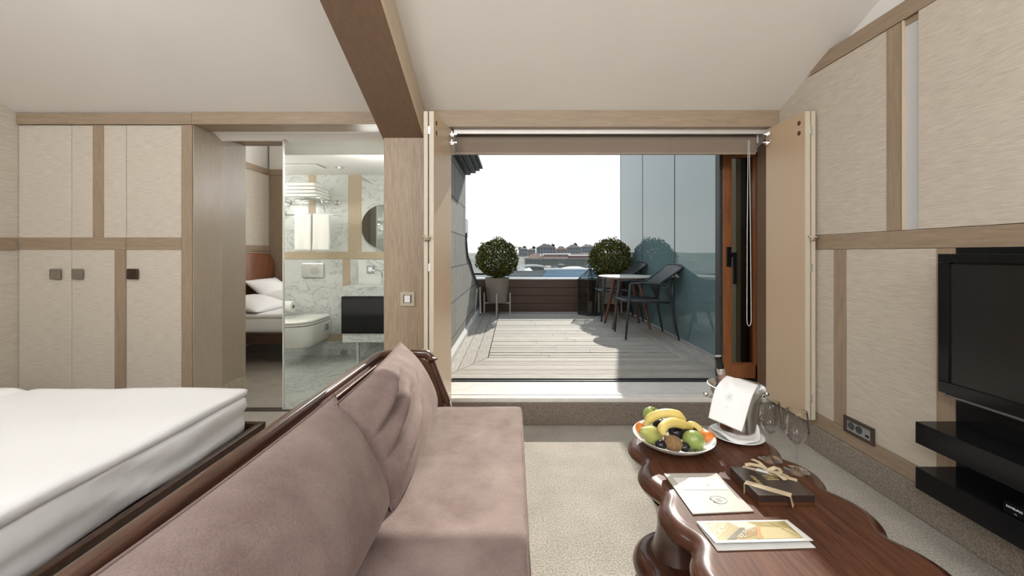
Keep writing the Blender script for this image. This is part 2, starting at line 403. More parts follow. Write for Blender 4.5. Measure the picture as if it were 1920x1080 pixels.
# ------------------------------------------------------------------ wardrobe
wd = thing('wardrobe', 'built-in wardrobe with linen-covered doors and oak bands across the far left corner', 'wardrobe', (0,0,0))
build('body', MB().box(XL+.012, -2.097, YW+.022, 2.86, 0, H+.80), oakZ, parent=wd)
def wx(px): return (px-963)*YW/F
build('cornice', MB().box(XL+.003, -2.095, YW-.012, YW+.004, H+.839, H+.912), oakX, parent=wd, bevel=.002)
build('side_stile', MB().box(wx(341), -2.095, YW-.006, YW+.02, .0, H+.837), oakZ, parent=wd, bevel=.002)
dz0, dz1 = .06, H+.837
def wdoor(a, b, bands, knob, kmat, lab=None):
    # fabric-faced leaf with applied oak bands
    x0, x1 = wx(a)+.0018, wx(b)-.0018
    d = build('door', MB().box(x0, x1, YW+.002, YW+.02, dz0, dz1), linen, parent=wd, bevel=.003)
    for (p, q, z0, z1, m) in bands:
        build('oak_band', MB().box(max(wx(p), x0), min(wx(q), x1), YW-.003, YW+.004, max(z0, dz0), min(z1, dz1)), m, parent=d, bevel=.001)
    kx, kz = (knob-963)*YW/F, H-(513.5-475)*YW/F
    k = build('knob', MB().box(kx-.034, kx+.034, YW-.022, YW-.008, kz-.034, kz+.034).box(kx-.02, kx+.02, YW-.015, YW+.003, kz-.02, kz+.02), kmat, parent=d, bevel=.004)
    if lab: k['label'] = lab
mz0, mz1 = H+.024, H+.104
wdoor(34, 133.5, [(34, 133.5, mz0, mz1, oakX)], 108.5, bronze)
wdoor(133.5, 236, [(133.5, 236, mz0, mz1, oakX), (174.5, 194.5, mz1+.001, dz1, oakZ), (215.5, 236, 0, mz0-.001, oakZ)], 149.5, bronze)
wdoor(236, 340.5, [(236, 340.5, mz0, mz1, oakX)], 252.5, bronze_dark, 'dark brown square knob')
build('plinth', MB().box(XL+.014, -2.095, YW+.012, YW+.021, 0, dz0-.003), oakX, parent=wd)
# niche side: oak lining over stone plinth
nl = struct('wall_niche', MB().box(-2.0935, -2.088, YW+.0, YW+.262, H-.945, H+.838), wood('niche_oak', [.40, .33, .25], 'Z', var=.07, rough=.3), bevel=.001)
struct('baseboard_niche', MB().box(-2.0935, -2.086, YW+.0, YW+.25, 0, H-.946), textured('travertine', [.42,.36,.28], [.55,.48,.38], nscale=20, rough=.5))
# mirrored sliding door and bathroom glass ------------------------------------------
YG = 2.862
md = MB().box(-2.088, -1.652, YG+.002, YG+.010, .004, H+.83)
d1 = struct('door_mirror', md, mirror)
build('edge_strip', MB().box(-1.652, -1.645, YG-.004, YG+.014, .004, H+.83), alu, parent=d1)
d2 = struct('window_bathroom', MB().box(-1.644, -.846, YG+.002, YG+.010, .004, H+.836), pane)
build('glass_clip', MB().box(-1.645, -1.618, YG-.012, YG+.02, H+.795, H+.83).lathe([(.008, -.012), (.008, .0)], 12, (-1.63, YG-.013, H+.79)), chrome, parent=d2, bevel=.003)
struct('trim_floor_groove', MB().box(-2.088, -.846, YG-.03, YG, .0005, .004), plain('dark_gap', [.06, .045, .03], .8))

# ------------------------------------------------------------------ bathroom
YB = 4.40
struct('floor_bathroom', MB().box(-3.2, -.80, 2.90, YB+.1, -.1, 0.0), marb_floor)
struct('ceiling_bathroom', MB().box(-3.2, -.80, 3.47, YB+.1, H+.862, H+.92).box(-3.2, -.80, 2.875, 3.46, H+.845, H+.92), plaster2)
wb = struct('wall_bathroom', MB().box(-3.2, -.80, YB, YB+.1, 0, H+.9), marb)
struct('wall_bathroom_side', MB().box(-3.3, -3.15, 2.9, YB, 0, H+.9).box(-.85, -.80, 2.9, YB, 0, H+.9), marb)
struct('wall_bathroom_front', MB().box(-3.2, -2.10, 3.16, 3.2, 0, H+.86), plaster2)
def bz(py, d=YB): return H-(py-475)*d/F
def bx(px, d=YB): return (px-963)*d/F
def band(x0, x1, y0, y1):
    build('oak_band', MB().box(bx(x0), bx(x1), YB-.004, YB+.01, bz(y1), bz(y0)), bath_oak, parent=wb)
band(440, 760, 472, 486); band(578.7, 591.7, 326, 471.5); band(653, 678, 326, 471.5); band(642.5, 656.5, 486.5, 545); band(596, 650, 626, 640)
# marble return beside the basin niche
struct('wall_basin_niche', MB().box(bx(673, 4.3), -.86, 4.28, YB-.005, bz(537, 4.0)-.01, bz(487, 4.3)), marb)
sw2 = thing('light_switch', 'small white switch on the marble wall above the basin counter', 'switch', (bx(695, 4.28), 4.277, bz(505, 4.28)))
build('cover_plate', MB().box(-.042, .042, -.006, .002, -.042, .042), grey_plastic, parent=sw2, bevel=.002)
build('rocker', MB().box(-.022, .022, -.012, -.005, -.022, .022), white_plastic, parent=sw2, bevel=.002)
# vanity
YV = 4.0
va = thing('vanity_unit', 'black bathroom cabinet between white marble slabs standing on a chrome leg', 'vanity', (0,0,0))
x0 = bx(640.5, YV)
build('countertop', MB().box(bx(642, YV), -.87, YV, 4.275, bz(555.5, YV), bz(537, YV)), marb, parent=va, bevel=.002)
build('cabinet', MB().box(x0, -.87, YV-.012, 4.27, bz(625, YV), bz(556, YV)), black_satin, parent=va, bevel=.004)
build('bottom_slab', MB().box(bx(642, YV), -.87, YV, 4.275, bz(642, YV), bz(625.5, YV)), marb, parent=va, bevel=.002)
build('leg', MB().lathe([(.02, 0), (.02, bz(642, YV)-.001)], 20, (bx(665, YV), YV+.08, 0)), chrome, parent=va, smooth='auto')
fa = thing('basin_faucet', 'chrome tap rising behind the pillar edge on the marble counter', 'tap', (bx(716, 4.12), 4.12, bz(537, YV)))
build('spout', MB().tube([(0,0,0),(0,0,.12),(-.01,-.01,.15),(-.05,-.05,.16),(-.075,-.075,.15)], .011, 10), chrome, parent=fa, smooth=True)
build('lever', MB().tube([(0,.01,.15),(.03,.03,.20)], .006, 8), chrome, parent=fa, smooth=True)
# round mirror
rm = thing('round_mirror', 'round frameless mirror on the bathroom marble, cut off by the pillar', 'mirror', (bx(716, 4.3), YB-.02, bz(424.5, 4.3)))
a = [(.24*math.cos(t*math.pi/32), .24*math.sin(t*math.pi/32)) for t in range(64)]
build('glass', MB().prism(a, 'Y', -.03, 0), mirror_dim, parent=rm)
a2 = [(.246*math.cos(t*math.pi/32), .246*math.sin(t*math.pi/32)) for t in range(64)]
build('backing', MB().prism(a2, 'Y', .001, .014), chrome, parent=rm)
# toilet --------------------------------------------------------------------
tl = thing('toilet', 'wall-hung white ceramic toilet below the chrome flush plate', 'toilet', (-2.19, YB, 0))
def tring(z, w, ln, back=0):
    pts = []
    for i in range(41):
        t = math.pi*i/40
        x = -math.cos(t)*w; y = -(ln-w*.9)-math.sin(t)*w*.9
        pts.append((x, y, z))
    return [(-w, -back, z)]+pts+[(w, -back, z)]
def loft(mb, rings, mi=0):
    n = len(rings[0]); vs = [p for r in rings for p in r]; fs = []
    for k in range(len(rings)-1):
        for i in range(n):
            j = (i+1) % n; fs.append((k*n+i, k*n+j, (k+1)*n+j, (k+1)*n+i))
    fs.append(tuple(range(n-1, -1, -1))); fs.append(tuple((len(rings)-1)*n+i for i in range(n)))
    return mb.add(vs, fs, mi)
zt = bz(607, 3.9)
build('bowl', loft(MB(), [tring(.165, .10, .36, .004), tring(.17, .13, .44, .004), tring(.19, .155, .49, .004), tring(.26, .178, .53, .004), tring(.34, .19, .55, .004), tring(zt-.03, .195, .56, .004)]), ceramic, parent=tl, smooth='auto')
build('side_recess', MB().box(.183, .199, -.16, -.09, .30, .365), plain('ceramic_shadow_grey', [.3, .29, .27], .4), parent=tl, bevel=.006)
build('seat', loft(MB(), [tring(zt-.024, .193, .555, .05), tring(zt-.004, .197, .56, .05)]), ceramic, parent=tl, bevel=.004, smooth='auto')
build('lid', loft(MB(), [tring(zt+.0, .197, .562, .05), tring(zt+.016, .199, .565, .05), tring(zt+.028, .18, .54, .055)]), ceramic, parent=tl, bevel=.004, smooth='auto')
fp = thing('flush_plate', 'chrome dual flush plate with a round button above the toilet', 'flush plate', (bx(587.5), YB, bz(507)))
build('plate', MB().box(-.12, .12, -.02, -.001, -.078, .078), chrome, parent=fp, bevel=.004)
build('button', MB().prism([(.045*math.cos(t*math.pi/16)+.02, .045*math.sin(t*math.pi/16)) for t in range(32)], 'Y', -.025, -.021), steel, parent=fp, bevel=.001)
# toilet roll + holder
tr = thing('toilet_paper_roll', 'white toilet paper roll on the wall holder beside the toilet', 'toilet paper', (bx(545, 4.25), 4.25, bz(575, 4.25)))
rr = MB(); rr.prism([(.06*math.cos(t*math.pi/16), .06*math.sin(t*math.pi/16)) for t in range(32)], 'X', -.11, .03)
build('paper', rr, towel, parent=tr, smooth='auto')
build('core', MB().prism([(.02*math.cos(t*math.pi/8), .02*math.sin(t*math.pi/8)) for t in range(16)], 'X', .0302, .032), dark_metal, parent=tr)
hp = tag(build('toilet_roll_holder', MB().tube([(bx(545,4.25)-.13, YB-.001, bz(575,4.25)),(bx(545,4.25)-.13, 4.25, bz(575,4.25)),(bx(545,4.25)+.05, 4.25, bz(575,4.25))], .008, 8), chrome), 'chrome roll holder bracket projecting from the marble wall', 'holder')
# towel rack -----------------------------------------------------------------
YT = 4.12
rk = thing('towel_rack', 'chrome wall rack carrying folded and hanging white towels over the toilet', 'towel rack', (0,0,0))
rkm = MB()
zr = bz(376, 4.2); zh = bz(403, YT)
for x in (bx(626, YB-.1), bx(531, YB-.1)):
    build('bracket', MB().tube([(x, YB-.001, zr), (x, YB-.05, zr), (x+.0, 4.0, zr)], .009, 10), chrome, parent=rk, smooth=True)
build('rail', MB().tube([(bx(520,4.0), 4.0, zr), (bx(626,YB-.1)+.0, 4.0, zr)], .008, 10).tube([(bx(520,4.2), 4.15, zr), (bx(626,YB-.1), 4.15, zr)], .006, 10).tube([(bx(520,4.3), 4.28, zr), (bx(626,YB-.1), 4.28, zr)], .006, 10), chrome, parent=rk, smooth=True)
for x in (bx(626, YB-.1), bx(531, YB-.1)):
    build('rosette', MB().prism([(.032*math.cos(t*math.pi/12)+x, .032*math.sin(t*math.pi/12)+zr) for t in range(24)], 'Y', YB-.02, YB-.001), chrome, parent=rk, bevel=.003)
xa, xb = bx(534, YT), bx(622, YT)
build('hanging_bar', MB().tube([(xa-.06, YT, zr), (xa-.02, YT-.02, zh+.04), (xa, YT, zh)] , .006, 8).tube([(xa-.02, YT, zh), (xb+.05, YT, zh)], .006, 8).tube([(bx(601,4.0), 4.0, zr), (bx(604,4.0), 4.02, zr-.07), (bx(609, 4.08), 4.1, zh+.01), (bx(611,YT), YT, zh)], .006, 8), chrome, parent=rk, smooth=True)
for k in range(4):
    z = zr+.010+k*.036
    t = MB(); xx0, xx1 = bx(539+k, 4.05), bx(599-k, 4.05)
    prof = [(3.98, z), (3.975, z+.016), (3.985, z+.032), (4.27, z+.034), (4.28, z+.017), (4.27, z)]
    t.prism(prof, 'X', xx0, xx1)
    tag(build('folded_towel', t, towel, bevel=.008, smooth='auto', seg=3), ('folded white towel at the bottom of the stack on the rack', 'folded white towel second from the bottom of the rack stack', 'folded white towel second from the top of the rack stack', 'folded white towel on top of the rack stack')[k], 'towel', 'folded towels on the rack')
for k, (p, q) in enumerate(((551, 582), (585, 616))):
    X0, X1 = bx(p, YT-.03), bx(q, YT-.03)
    zb_ = bz(470, YT-.03)
    def fn(u, v, X0=X0, X1=X1, zb_=zb_, k=k):
        # u across, v front bottom -> over bar -> back bottom
        x = X0+(X1-X0)*u; w = .006*math.sin(u*9+k*2)
        if v < .45: z = zb_+(zh-zb_)*(v/.45); y = YT-.018-w*(1-v/.45)
        elif v < .55:
            a_ = (v-.45)/.1*math.pi; z = zh+.016*math.sin(a_); y = YT-.018*math.cos(a_)
        else: z = zh-(zh-zb_-.06)*((v-.55)/.45); y = YT+.018+w
        return (x, y, z)
    tw = build('hanging_towel', MB().grid(fn, 10, 40), towel, smooth=True)
    sd = tw.modifiers.new('thick', 'SOLIDIFY'); sd.thickness = .014
    tag(tw, ('white hand towel hanging from the rack, the one nearer the bed reflection', 'white hand towel hanging from the rack, the one nearer the round mirror')[k], 'towel', 'hanging hand towels')
# ceiling fittings
hz_ = H+.862
ch = thing('ceiling_hatch', 'white access hatch slightly open in the bathroom ceiling', 'hatch', (bx(575, 3.95), 3.95, hz_))
build('panel', MB().box(-.17, .14, -.10, .08, -.012, -.006), plaster2, parent=ch)
build('dark_gap', MB().box(-.165, .135, -.095, .075, -.006, -.001), plain('dark_gap_2', [.02, .02, .02], .9), parent=ch)
spk = thing('sprinkler_head', 'small chrome sprinkler on the bathroom ceiling', 'sprinkler', (bx(637, 4.0), 4.0, hz_))
build('escutcheon', MB().lathe([(.05, -.006), (.05, -.0005)], 20), chrome, parent=spk, smooth='auto')
build('head', MB().lathe([(.012, -.035), (.018, -.03), (.018, -.007)], 16), chrome, parent=spk, smooth='auto')
struct('trim_ceiling_slot', MB().box(bx(602, 3.44), bx(671, 3.44), 3.405, 3.425, H+.8435, H+.846), black_rubber)

# light switch on pillar
ls = thing('light_switch', 'sand-coloured switch plate with white key on the oak pillar', 'switch', (wx(765), YW-.004, H-(560-475)*YW/F))
fr = MB()
fr.box(-.046, -.026, -.012, 0, -.046, .046).box(.026, .046, -.012, 0, -.046, .046).box(-.026, .026, -.012, 0, .026, .046).box(-.026, .026, -.012, 0, -.046, -.026)
build('cover_plate', fr, beige_plastic, parent=ls, bevel=.001)
build('inner_frame', MB().box(-.026, .026, -.006, 0, -.026, .026), dark_metal, parent=ls)
build('rocker', MB().box(-.019, .019, -.018, -.0065, -.023, .023), white_plastic, parent=ls, bevel=.002)
# ================================================================== FOLDING SHUTTERS, BLIND, SLIDING DOOR
zl0, zl1 = ZT+.005, H+.804
def holes_poly(): return [(.013*math.cos(t*math.pi/10), .013*math.sin(t*math.pi/10)) for t in range(20)]
def leaf_pack(n, side, xf, xb, yf, yb):
    """folded shutter leaves: face plane runs from (xf,yf) front to (xb,yb) hinge; side=+1 leaves stack to +x"""
    d = struct('door_%d' % n, MB().hexa([(xf,yf,zl0),(xf+side*.028,yf,zl0),(xb+side*.028,yb,zl0),(xb,yb,zl0),
        (xf,yf,zl1),(xf+side*.028,yf,zl1),(xb+side*.028,yb,zl1),(xb,yb,zl1)]), leaf_face, bevel=.002)
    build('edge_lipping', MB().box(min(xf, xf+side*.028)+.001, max(xf, xf+side*.028)-.001, yf-.003, yf-.0002, zl0+.002, zl1-.002), leaf_edge, parent=d)
    q = side*.034
    build('folded_leaf', MB().hexa([(xf+q,yf,zl0),(xf+q+side*.024,yf,zl0),(xb+q+side*.024,yb-.02,zl0),(xb+q,yb-.02,zl0),
        (xf+q,yf,zl1),(xf+q+side*.024,yf,zl1),(xb+q+side*.024,yb-.02,zl1),(xb+q,yb-.02,zl1)]), leaf_face, parent=d, bevel=.002)
    build('edge_lipping', MB().box(min(xf+q, xf+q+side*.024)+.001, max(xf+q, xf+q+side*.024)-.001, yf-.003, yf-.0002, zl0+.002, zl1-.002), leaf_edge, parent=d)
    for z in (zl1-.055, zl1-.112):
        build('finger_hole', MB().prism([(p[0]+yf+.045, p[1]+z) for p in holes_poly()], 'X', xf-.0015*side+((xb-xf)/(yb-yf))*.045, xf+.001*side+((xb-xf)/(yb-yf))*.045), plain('hole_brown_%d_%d' % (n, int(z*100)), [.09, .045, .02], .8), parent=d)
    for z in (zl1-.11, H-.08, H-.82):
        build('hinge', MB().box(xf+side*.0285-.004, xf+side*.0285+.010*1, yf-.007, yf-.001, z-.022, z+.022), chrome, parent=d, bevel=.001)
    for z in (H+.765, H+.712):
        h = MB().box(-.004*side if side>0 else -.004, .004, -.05, -.02, -.012, .012).box(-.03, .03, -.025, -.015, -.006, .004).box(-.010, .010, -.03, -.012, -.018, -.006)
        build('cabinet_hinge', h, chrome, parent=d, loc=(xb-side*.012, yb-.012, z), bevel=.0015)
    # knotted leather pull
    kx = xf+side*.036
    build('knotted_pull', MB().tube([(kx-.02,yf-.008,H+.10),(kx-.005,yf-.016,H+.085),(kx+.015,yf-.012,H+.075),(kx+.02,yf-.018,H+.09),(kx,yf-.02,H+.092),(kx-.01,yf-.012,H+.07)], .007, 8), beige_plastic, parent=d, smooth=True)
    return d
leaf_pack(1, -1, -.450, -.405, 2.26, 2.60)
leaf_pack(2, 1, 1.646, 1.640, 2.26, 2.60)
# jamb strip
struct('trim_jamb', MB().box(1.79, 1.83, YW+.03, YW+.33, ZT, H+.818), wood('jamb_brown', [.21, .13, .08], 'Z', var=.1), bevel=.002)
# opening head: white track, roller blind
bl = thing('roller_blind', 'taupe roller blind drawn up under a white headrail over the terrace door', 'blind', (.6, 2.74, H+.76))
xa, xb = -.395-.6, 1.635-.6
build('headrail', MB().box(-.395-.6, 1.70-.6, -.10, .03, .040, .058).box(-.395-.6, 1.70-.6, -.105, -.098, .028, .075), alu, parent=bl, bevel=.002)
pr_ = []
for t in range(17):
    q = math.pi*(-.5+t/16*1.0); pr_.append((.0+.030*math.cos(q)*-1, .012+.03*math.sin(q)*-1))
prof = [(-.035, .035), (-.047, .02), (-.050, 0), (-.046, -.02), (-.040, -.032), (-.040, -.078), (-.036, -.081), (.03, -.06), (.04, 0), (.03, .035)]
build('cloth_roll', MB().prism(prof, 'X', xa, xb), blind_cloth, parent=bl, bevel=.006, smooth='auto')
build('bottom_bar', MB().box(xa, xb, -.046, -.030, -.093, -.078), plain('blind_bar_taupe', [.30, .235, .18], .5), parent=bl, bevel=.003)
build('end_cap', MB().box(xb+.002, xb+.016, -.05, .04, -.02, .04), alu, parent=bl, bevel=.003)
cz = H-.49-(H+.76)
cp = []
for i in range(13):
    cp.append((xb+.012-.0, -.05, -.0+(cz+.02)*i/12))
xb -= .068
loop = [(xb+.010, -.05, .0), (xb+.004, -.05, cz*.5), (xb+.002, -.05, cz+.04), (xb+.006, -.05, cz+.012), (xb+.016, -.05, cz), (xb+.027, -.05, cz+.012), (xb+.031, -.05, cz+.04), (xb+.026, -.05, cz*.5), (xb+.018, -.05, .0)]
build('pull_cord', MB().tube(loop, .0022, 6), cord_m, parent=bl, smooth=True)
# sliding door leaf parked at the right
YS = 2.98
def sx(px, d=YS): return (px-963)*d/F
sd_ = MB(); zs0, zs1 = ZT+.015, H+.80
sd_.box(sx(1356), sx(1372), YS, YS+.07, zs0, zs1).box(1.80, 1.86, YS, YS+.07, zs0, zs1)
sd_.box(sx(1372), 1.86, YS, YS+.07, zs0, bz(684, YS)).box(sx(1372), 1.86, YS, YS+.07, H+.72, zs1)
d3 = struct('door_3', sd_, iroko, bevel=.003)
build('glass_pane', MB().box(sx(1372), 1.86, YS+.03, YS+.036, bz(684, YS), H+.72), door_pane, parent=d3)
build('glazing_bead', MB().box(sx(1372), sx(1374), YS+.015, YS+.03, bz(684, YS), H+.72).box(sx(1374), 1.86, YS+.012, YS+.03, bz(684, YS), bz(681, YS)), iroko, parent=d3)
e1 = build('seal_edge', MB().box(sx(1350), sx(1355.5), YS+.005, YS+.07, zs0, zs1), dark_metal, parent=d3)
for z in (H+.62, H+.585, H+.555, H+.31, H+.255, -.1+H, -.3+H, -.52+H):
    build('lock_stud', MB().lathe([(.006, 0), (.006, .004)], 10, (0,0,0)), chrome, parent=d3, loc=(sx(1352.5), YS+.004, z), rot=(math.pi/2, 0, 0))
hd = build('door_handle', MB().box(sx(1361.5), sx(1370.5), YS-.012, YS, bz(500, YS), bz(463, YS)).box(sx(1369.5), sx(1376), YS-.045, YS-.03, bz(532, YS), bz(473, YS)).box(sx(1369.5), sx(1376), YS-.04, YS-.005, bz(482, YS), bz(474, YS)), black_gloss, parent=d3, bevel=.003)
# pocket behind: post and dark lining outside
struct('wall_door_pocket', MB().box(1.722, 1.760, YS+.12, YS+.18, ZT-.01, 2.4), plain('pale_render', [.50, .47, .40], .7))
struct('wall_door_pocket_reveal', MB().box(1.764, 1.876, YS+.12, YS+.2, ZT-.01, 2.4), plain('dark_brown_lining', [.035, .024, .018], .5))

# ================================================================== TERRACE
YP = 6.62; ZD = ZT-.013        # parapet, deck level
zdk = ZD
def deck_mat(name, axis):
    m, n, l, b = new_mat(name); setb(b, [.4, .37, .32], .75)
    t = n.new('ShaderNodeTexCoord'); sp = n.new('ShaderNodeSeparateXYZ'); l.new(t.outputs['Object'], sp.inputs[0])
    dv = n.new('ShaderNodeMath'); dv.operation = 'DIVIDE'; l.new(sp.outputs['Y' if axis == 'X' else 'X'], dv.inputs[0]); dv.inputs[1].default_value = .058 if axis == 'X' else .113
    fl = n.new('ShaderNodeMath'); fl.operation = 'FLOOR'; l.new(dv.outputs[0], fl.inputs[0])
    wn = n.new('ShaderNodeTexWhiteNoise'); wn.noise_dimensions = '1D'; l.new(fl.outputs[0], wn.inputs['W'])
    mp = n.new('ShaderNodeMapping'); mp.inputs['Scale'].default_value = (1.2, 30, 30) if axis == 'X' else (30, 1.2, 30)
    l.new(t.outputs['Object'], mp.inputs[0])
    z = n.new('ShaderNodeTexNoise'); z.inputs['Scale'].default_value = 5; z.inputs['Detail'].default_value = 8; z.inputs['Roughness'].default_value = .7; l.new(mp.outputs[0], z.inputs[0])
    r = n.new('ShaderNodeValToRGB'); l.new(z.outputs[0], r.inputs[0])
    r.color_ramp.elements[0].position = .3; r.color_ramp.elements[0].color = (.21, .187, .158, 1)
    r.color_ramp.elements[1].position = .66; r.color_ramp.elements[1].color = (.50, .465, .41, 1)
    mr = n.new('ShaderNodeMapRange'); mr.inputs[3].default_value = .84; mr.inputs[4].default_value = 1.12; l.new(wn.outputs['Value'], mr.inputs[0])
    x = n.new('ShaderNodeVectorMath'); x.operation = 'SCALE'; l.new(r.outputs[0], x.inputs[0]); l.new(mr.outputs[0], x.inputs['Scale']); l.new(x.outputs[0], b.inputs['Base Color'])
    return m
dkX = deck_mat('weathered_deck_across', 'X'); dkY = deck_mat('weathered_deck_along', 'Y')
XG = 1.88; XS = -.57
deck = MB()
rnd = random.Random(3)
yn, ym = 3.06, 3.68
XDL, XDR = -.235, 1.525
# field boards
y = ym+.005
bw = .098
while y < YP-.02:
    w = min(bw, YP-.02-y)
    dz = rnd.uniform(-.0015, .0015); gp = rnd.choice([.006, .007, .009, .009, .018])
    cut = rnd.uniform(.2, 1.2)
    deck.box(XDL+.004, cut, y, y+w-gp, zdk-.025, zdk+dz, 0); deck.box(cut+.002, XDR-.004, y, y+w-gp, zdk-.025, zdk+dz+rnd.uniform(-.001,.001), 0)
    y += w
# near border boards with mitred ends
k = 0; y = yn
bwn = (ym-yn)/5
while k < 5:
    t0 = (y-yn)/(ym-yn); t1 = (y+bwn-.005-yn)/(ym-yn)
    xl0, xl1 = XS+(XDL-XS)*t0, XS+(XDL-XS)*t1
    xr0, xr1 = XG-(XG-XDR)*t0, XG-(XG-XDR)*t1
    deck.hexa([(xl0,y,zdk-.025),(xr0,y,zdk-.025),(xr1,y+bwn-.005,zdk-.025),(xl1,y+bwn-.005,zdk-.025),(xl0,y,zdk),(xr0,y,zdk),(xr1,y+bwn-.005,zdk),(xl1,y+bwn-.005,zdk)], 0)
    y += bwn; k += 1
for side in (0, 1):
    xo, xi = (XS, XDL) if side == 0 else (XG, XDR)
    for k in range(3):
        a0, a1 = k/3, (k+1)/3
        x0, x1 = xo+(xi-xo)*a0, xo+(xi-xo)*a1
        sgn = 1 if side == 0 else -1
        x1 -= sgn*.005
        y0, y1 = yn+(ym-yn)*a0+.006, yn+(ym-yn)*a1+.006
        p = [(x0,y0),(x1,y1),(x1,YP-.02),(x0,YP-.02)]
        deck.hexa([(q[0],q[1],zdk-.025) for q in p]+[(q[0],q[1],zdk) for q in p], 1)
deck.box(XS-.1, XG+.1, yn-.03, YP, zdk-.06, zdk-.03, 2)
struct('floor_terrace', deck, [dkX, dkY, black_rubber], bevel=.0015, seg=1)
# parapet of horizontal planks
plank_m = wood('brown_parapet_plank', [.085, .043, .026], 'X', var=.2)
pp = MB(); zt_p = H-.435
hgt = (zt_p-zdk)/4
for k in range(4): pp.box(XS-.05, XG+.05, YP, YP+.03, zdk+k*hgt+.002, zdk+(k+1)*hgt-.004)
pp.box(XS-.05, XG+.05, YP+.031, YP+.16, zdk-.6, zt_p-.004)
par = struct('wall_parapet', pp, plank_m, bevel=.002)
struct('trim_parapet_cap', MB().box(XS-.05, XG+.05, YP-.006, YP+.19, zt_p, zt_p+.022), plain('white_metal_cap', [.82, .82, .82], .35), bevel=.003)
# stone wall at the left: tall block then mansard slope
stone, n, l, b = new_mat('grey_stone_blocks'); setb(b, [.4, .4, .38], .85)
t = n.new('ShaderNodeTexCoord'); sp_ = n.new('ShaderNodeSeparateXYZ'); cb = n.new('ShaderNodeCombineXYZ')
l.new(t.outputs['Object'], sp_.inputs[0]); l.new(sp_.outputs['Y'], cb.inputs['X']); l.new(sp_.outputs['Z'], cb.inputs['Y'])
br = n.new('ShaderNodeTexBrick'); br.inputs['Scale'].default_value = 1; br.inputs['Brick Width'].default_value = 1.3; br.inputs['Row Height'].default_value = .33
br.inputs['Mortar Size'].default_value = .007; br.offset = .5
br.inputs['Color1'].default_value = (.25, .25, .235, 1); br.inputs['Color2'].default_value = (.33, .33, .31, 1); br.inputs['Mortar'].default_value = (.10, .10, .095, 1)
l.new(cb.outputs[0], br.inputs['Vector'])
z = n.new('ShaderNodeTexNoise'); z.inputs['Scale'].default_value = 22; z.inputs['Detail'].default_value = 12; z.inputs['Roughness'].default_value = .75; l.new(t.outputs['Object'], z.inputs[0])
mr = n.new('ShaderNodeMapRange'); mr.inputs[1].default_value = .3; mr.inputs[2].default_value = .7; mr.inputs[3].default_value = .72; mr.inputs[4].default_value = 1.2; l.new(z.outputs[0], mr.inputs[0])
x = n.new('ShaderNodeVectorMath'); x.operation = 'SCALE'; l.new(br.outputs['Color'], x.inputs[0]); l.new(mr.outputs[0], x.inputs['Scale']); l.new(x.outputs[0], b.inputs['Base Color'])
bp = n.new('ShaderNodeBump'); bp.inputs['Strength'].default_value = .6; bp.inputs['Distance'].default_value = .006; bp.invert = False
ad = n.new('ShaderNodeMath'); ad.operation = 'MULTIPLY_ADD'; l.new(br.outputs['Fac'], ad.inputs[0]); ad.inputs[1].default_value = -1.5; l.new(z.outputs[0], ad.inputs[2]); l.new(ad.outputs[0], bp.inputs['Height']); l.new(bp.outputs[0], b.inputs['Normal'])
YE = 4.74
slope = []   # (y, z) along the curved roof edge
for (px, py) in ((873, 440), (878, 452), (884, 470), (890, 492), (896, 514), (899, 535)):
    d = min(XS*F/(px-963), YP+.02); slope.append((d, H-(py-475)*d/F))
edge = [(YE, H+.23), (YE+.01, H+.14), (YE+.14, H-.03), (5.18, H-.12), (5.55, H-.27), (5.95, H-.40), (6.35, H-.50), (YP+.1, H-.56)]
poly = [(YW+.345, zdk-.3), (YP+.1, zdk-.3)]+edge[::-1][0:]+[(YE, H+1.03), (YW+.345, H+1.03)]
struct('wall_stone', MB().prism(poly, 'X', XS-.26, XS), stone)
struct('trim_stone_kerb', MB().prism([(XS, zdk), (XS+.035, zdk), (XS+.03, zdk+.05), (XS, zdk+.085)], 'Y', yn, YP-.01), plain('pale_kerb_render', [.55, .55, .52], .8))
# metal flashing along the slope
fl_ = MB()
for i in range(len(edge)-1):
    (y0, z0), (y1, z1) = edge[i], edge[i+1]
    fl_.hexa([(XS-.27,y0,z0-.015),(XS+.018,y0,z0-.015),(XS+.018,y1,z1-.015),(XS-.27,y1,z1-.015),(XS-.27,y0,z0+.014),(XS+.018,y0,z0+.014),(XS+.018,y1,z1+.014),(XS-.27,y1,z1+.014)])
struct('trim_flashing', fl_, dark_metal)
struct('trim_downpipe_box', MB().box(XS-.10, XS-.005, YE+.02, YE+.30, H+.20, H+.42), plain('light_grey_metal', [.50, .53, .55], .4), bevel=.004)
co = MB()
for (a, bb, z0, z1) in ((0, .06, .93, .955), (0, .12, .955, .985), (0, .165, .985, 1.01), (0, .20, 1.012, 1.04)):
    co.box(XS-.3, XS+a+bb, YW+.345, YE+bb*.3, H+z0, H+z1)
struct('trim_cornice', co, dark_metal, bevel=.004)
struct('trim_wall_rod', MB().tube([(XS+.05, 6.25, zdk+.02), (XS+.03, 6.4, zdk+.42)], .014, 8), plain('white_rod', [.7, .7, .68], .5))
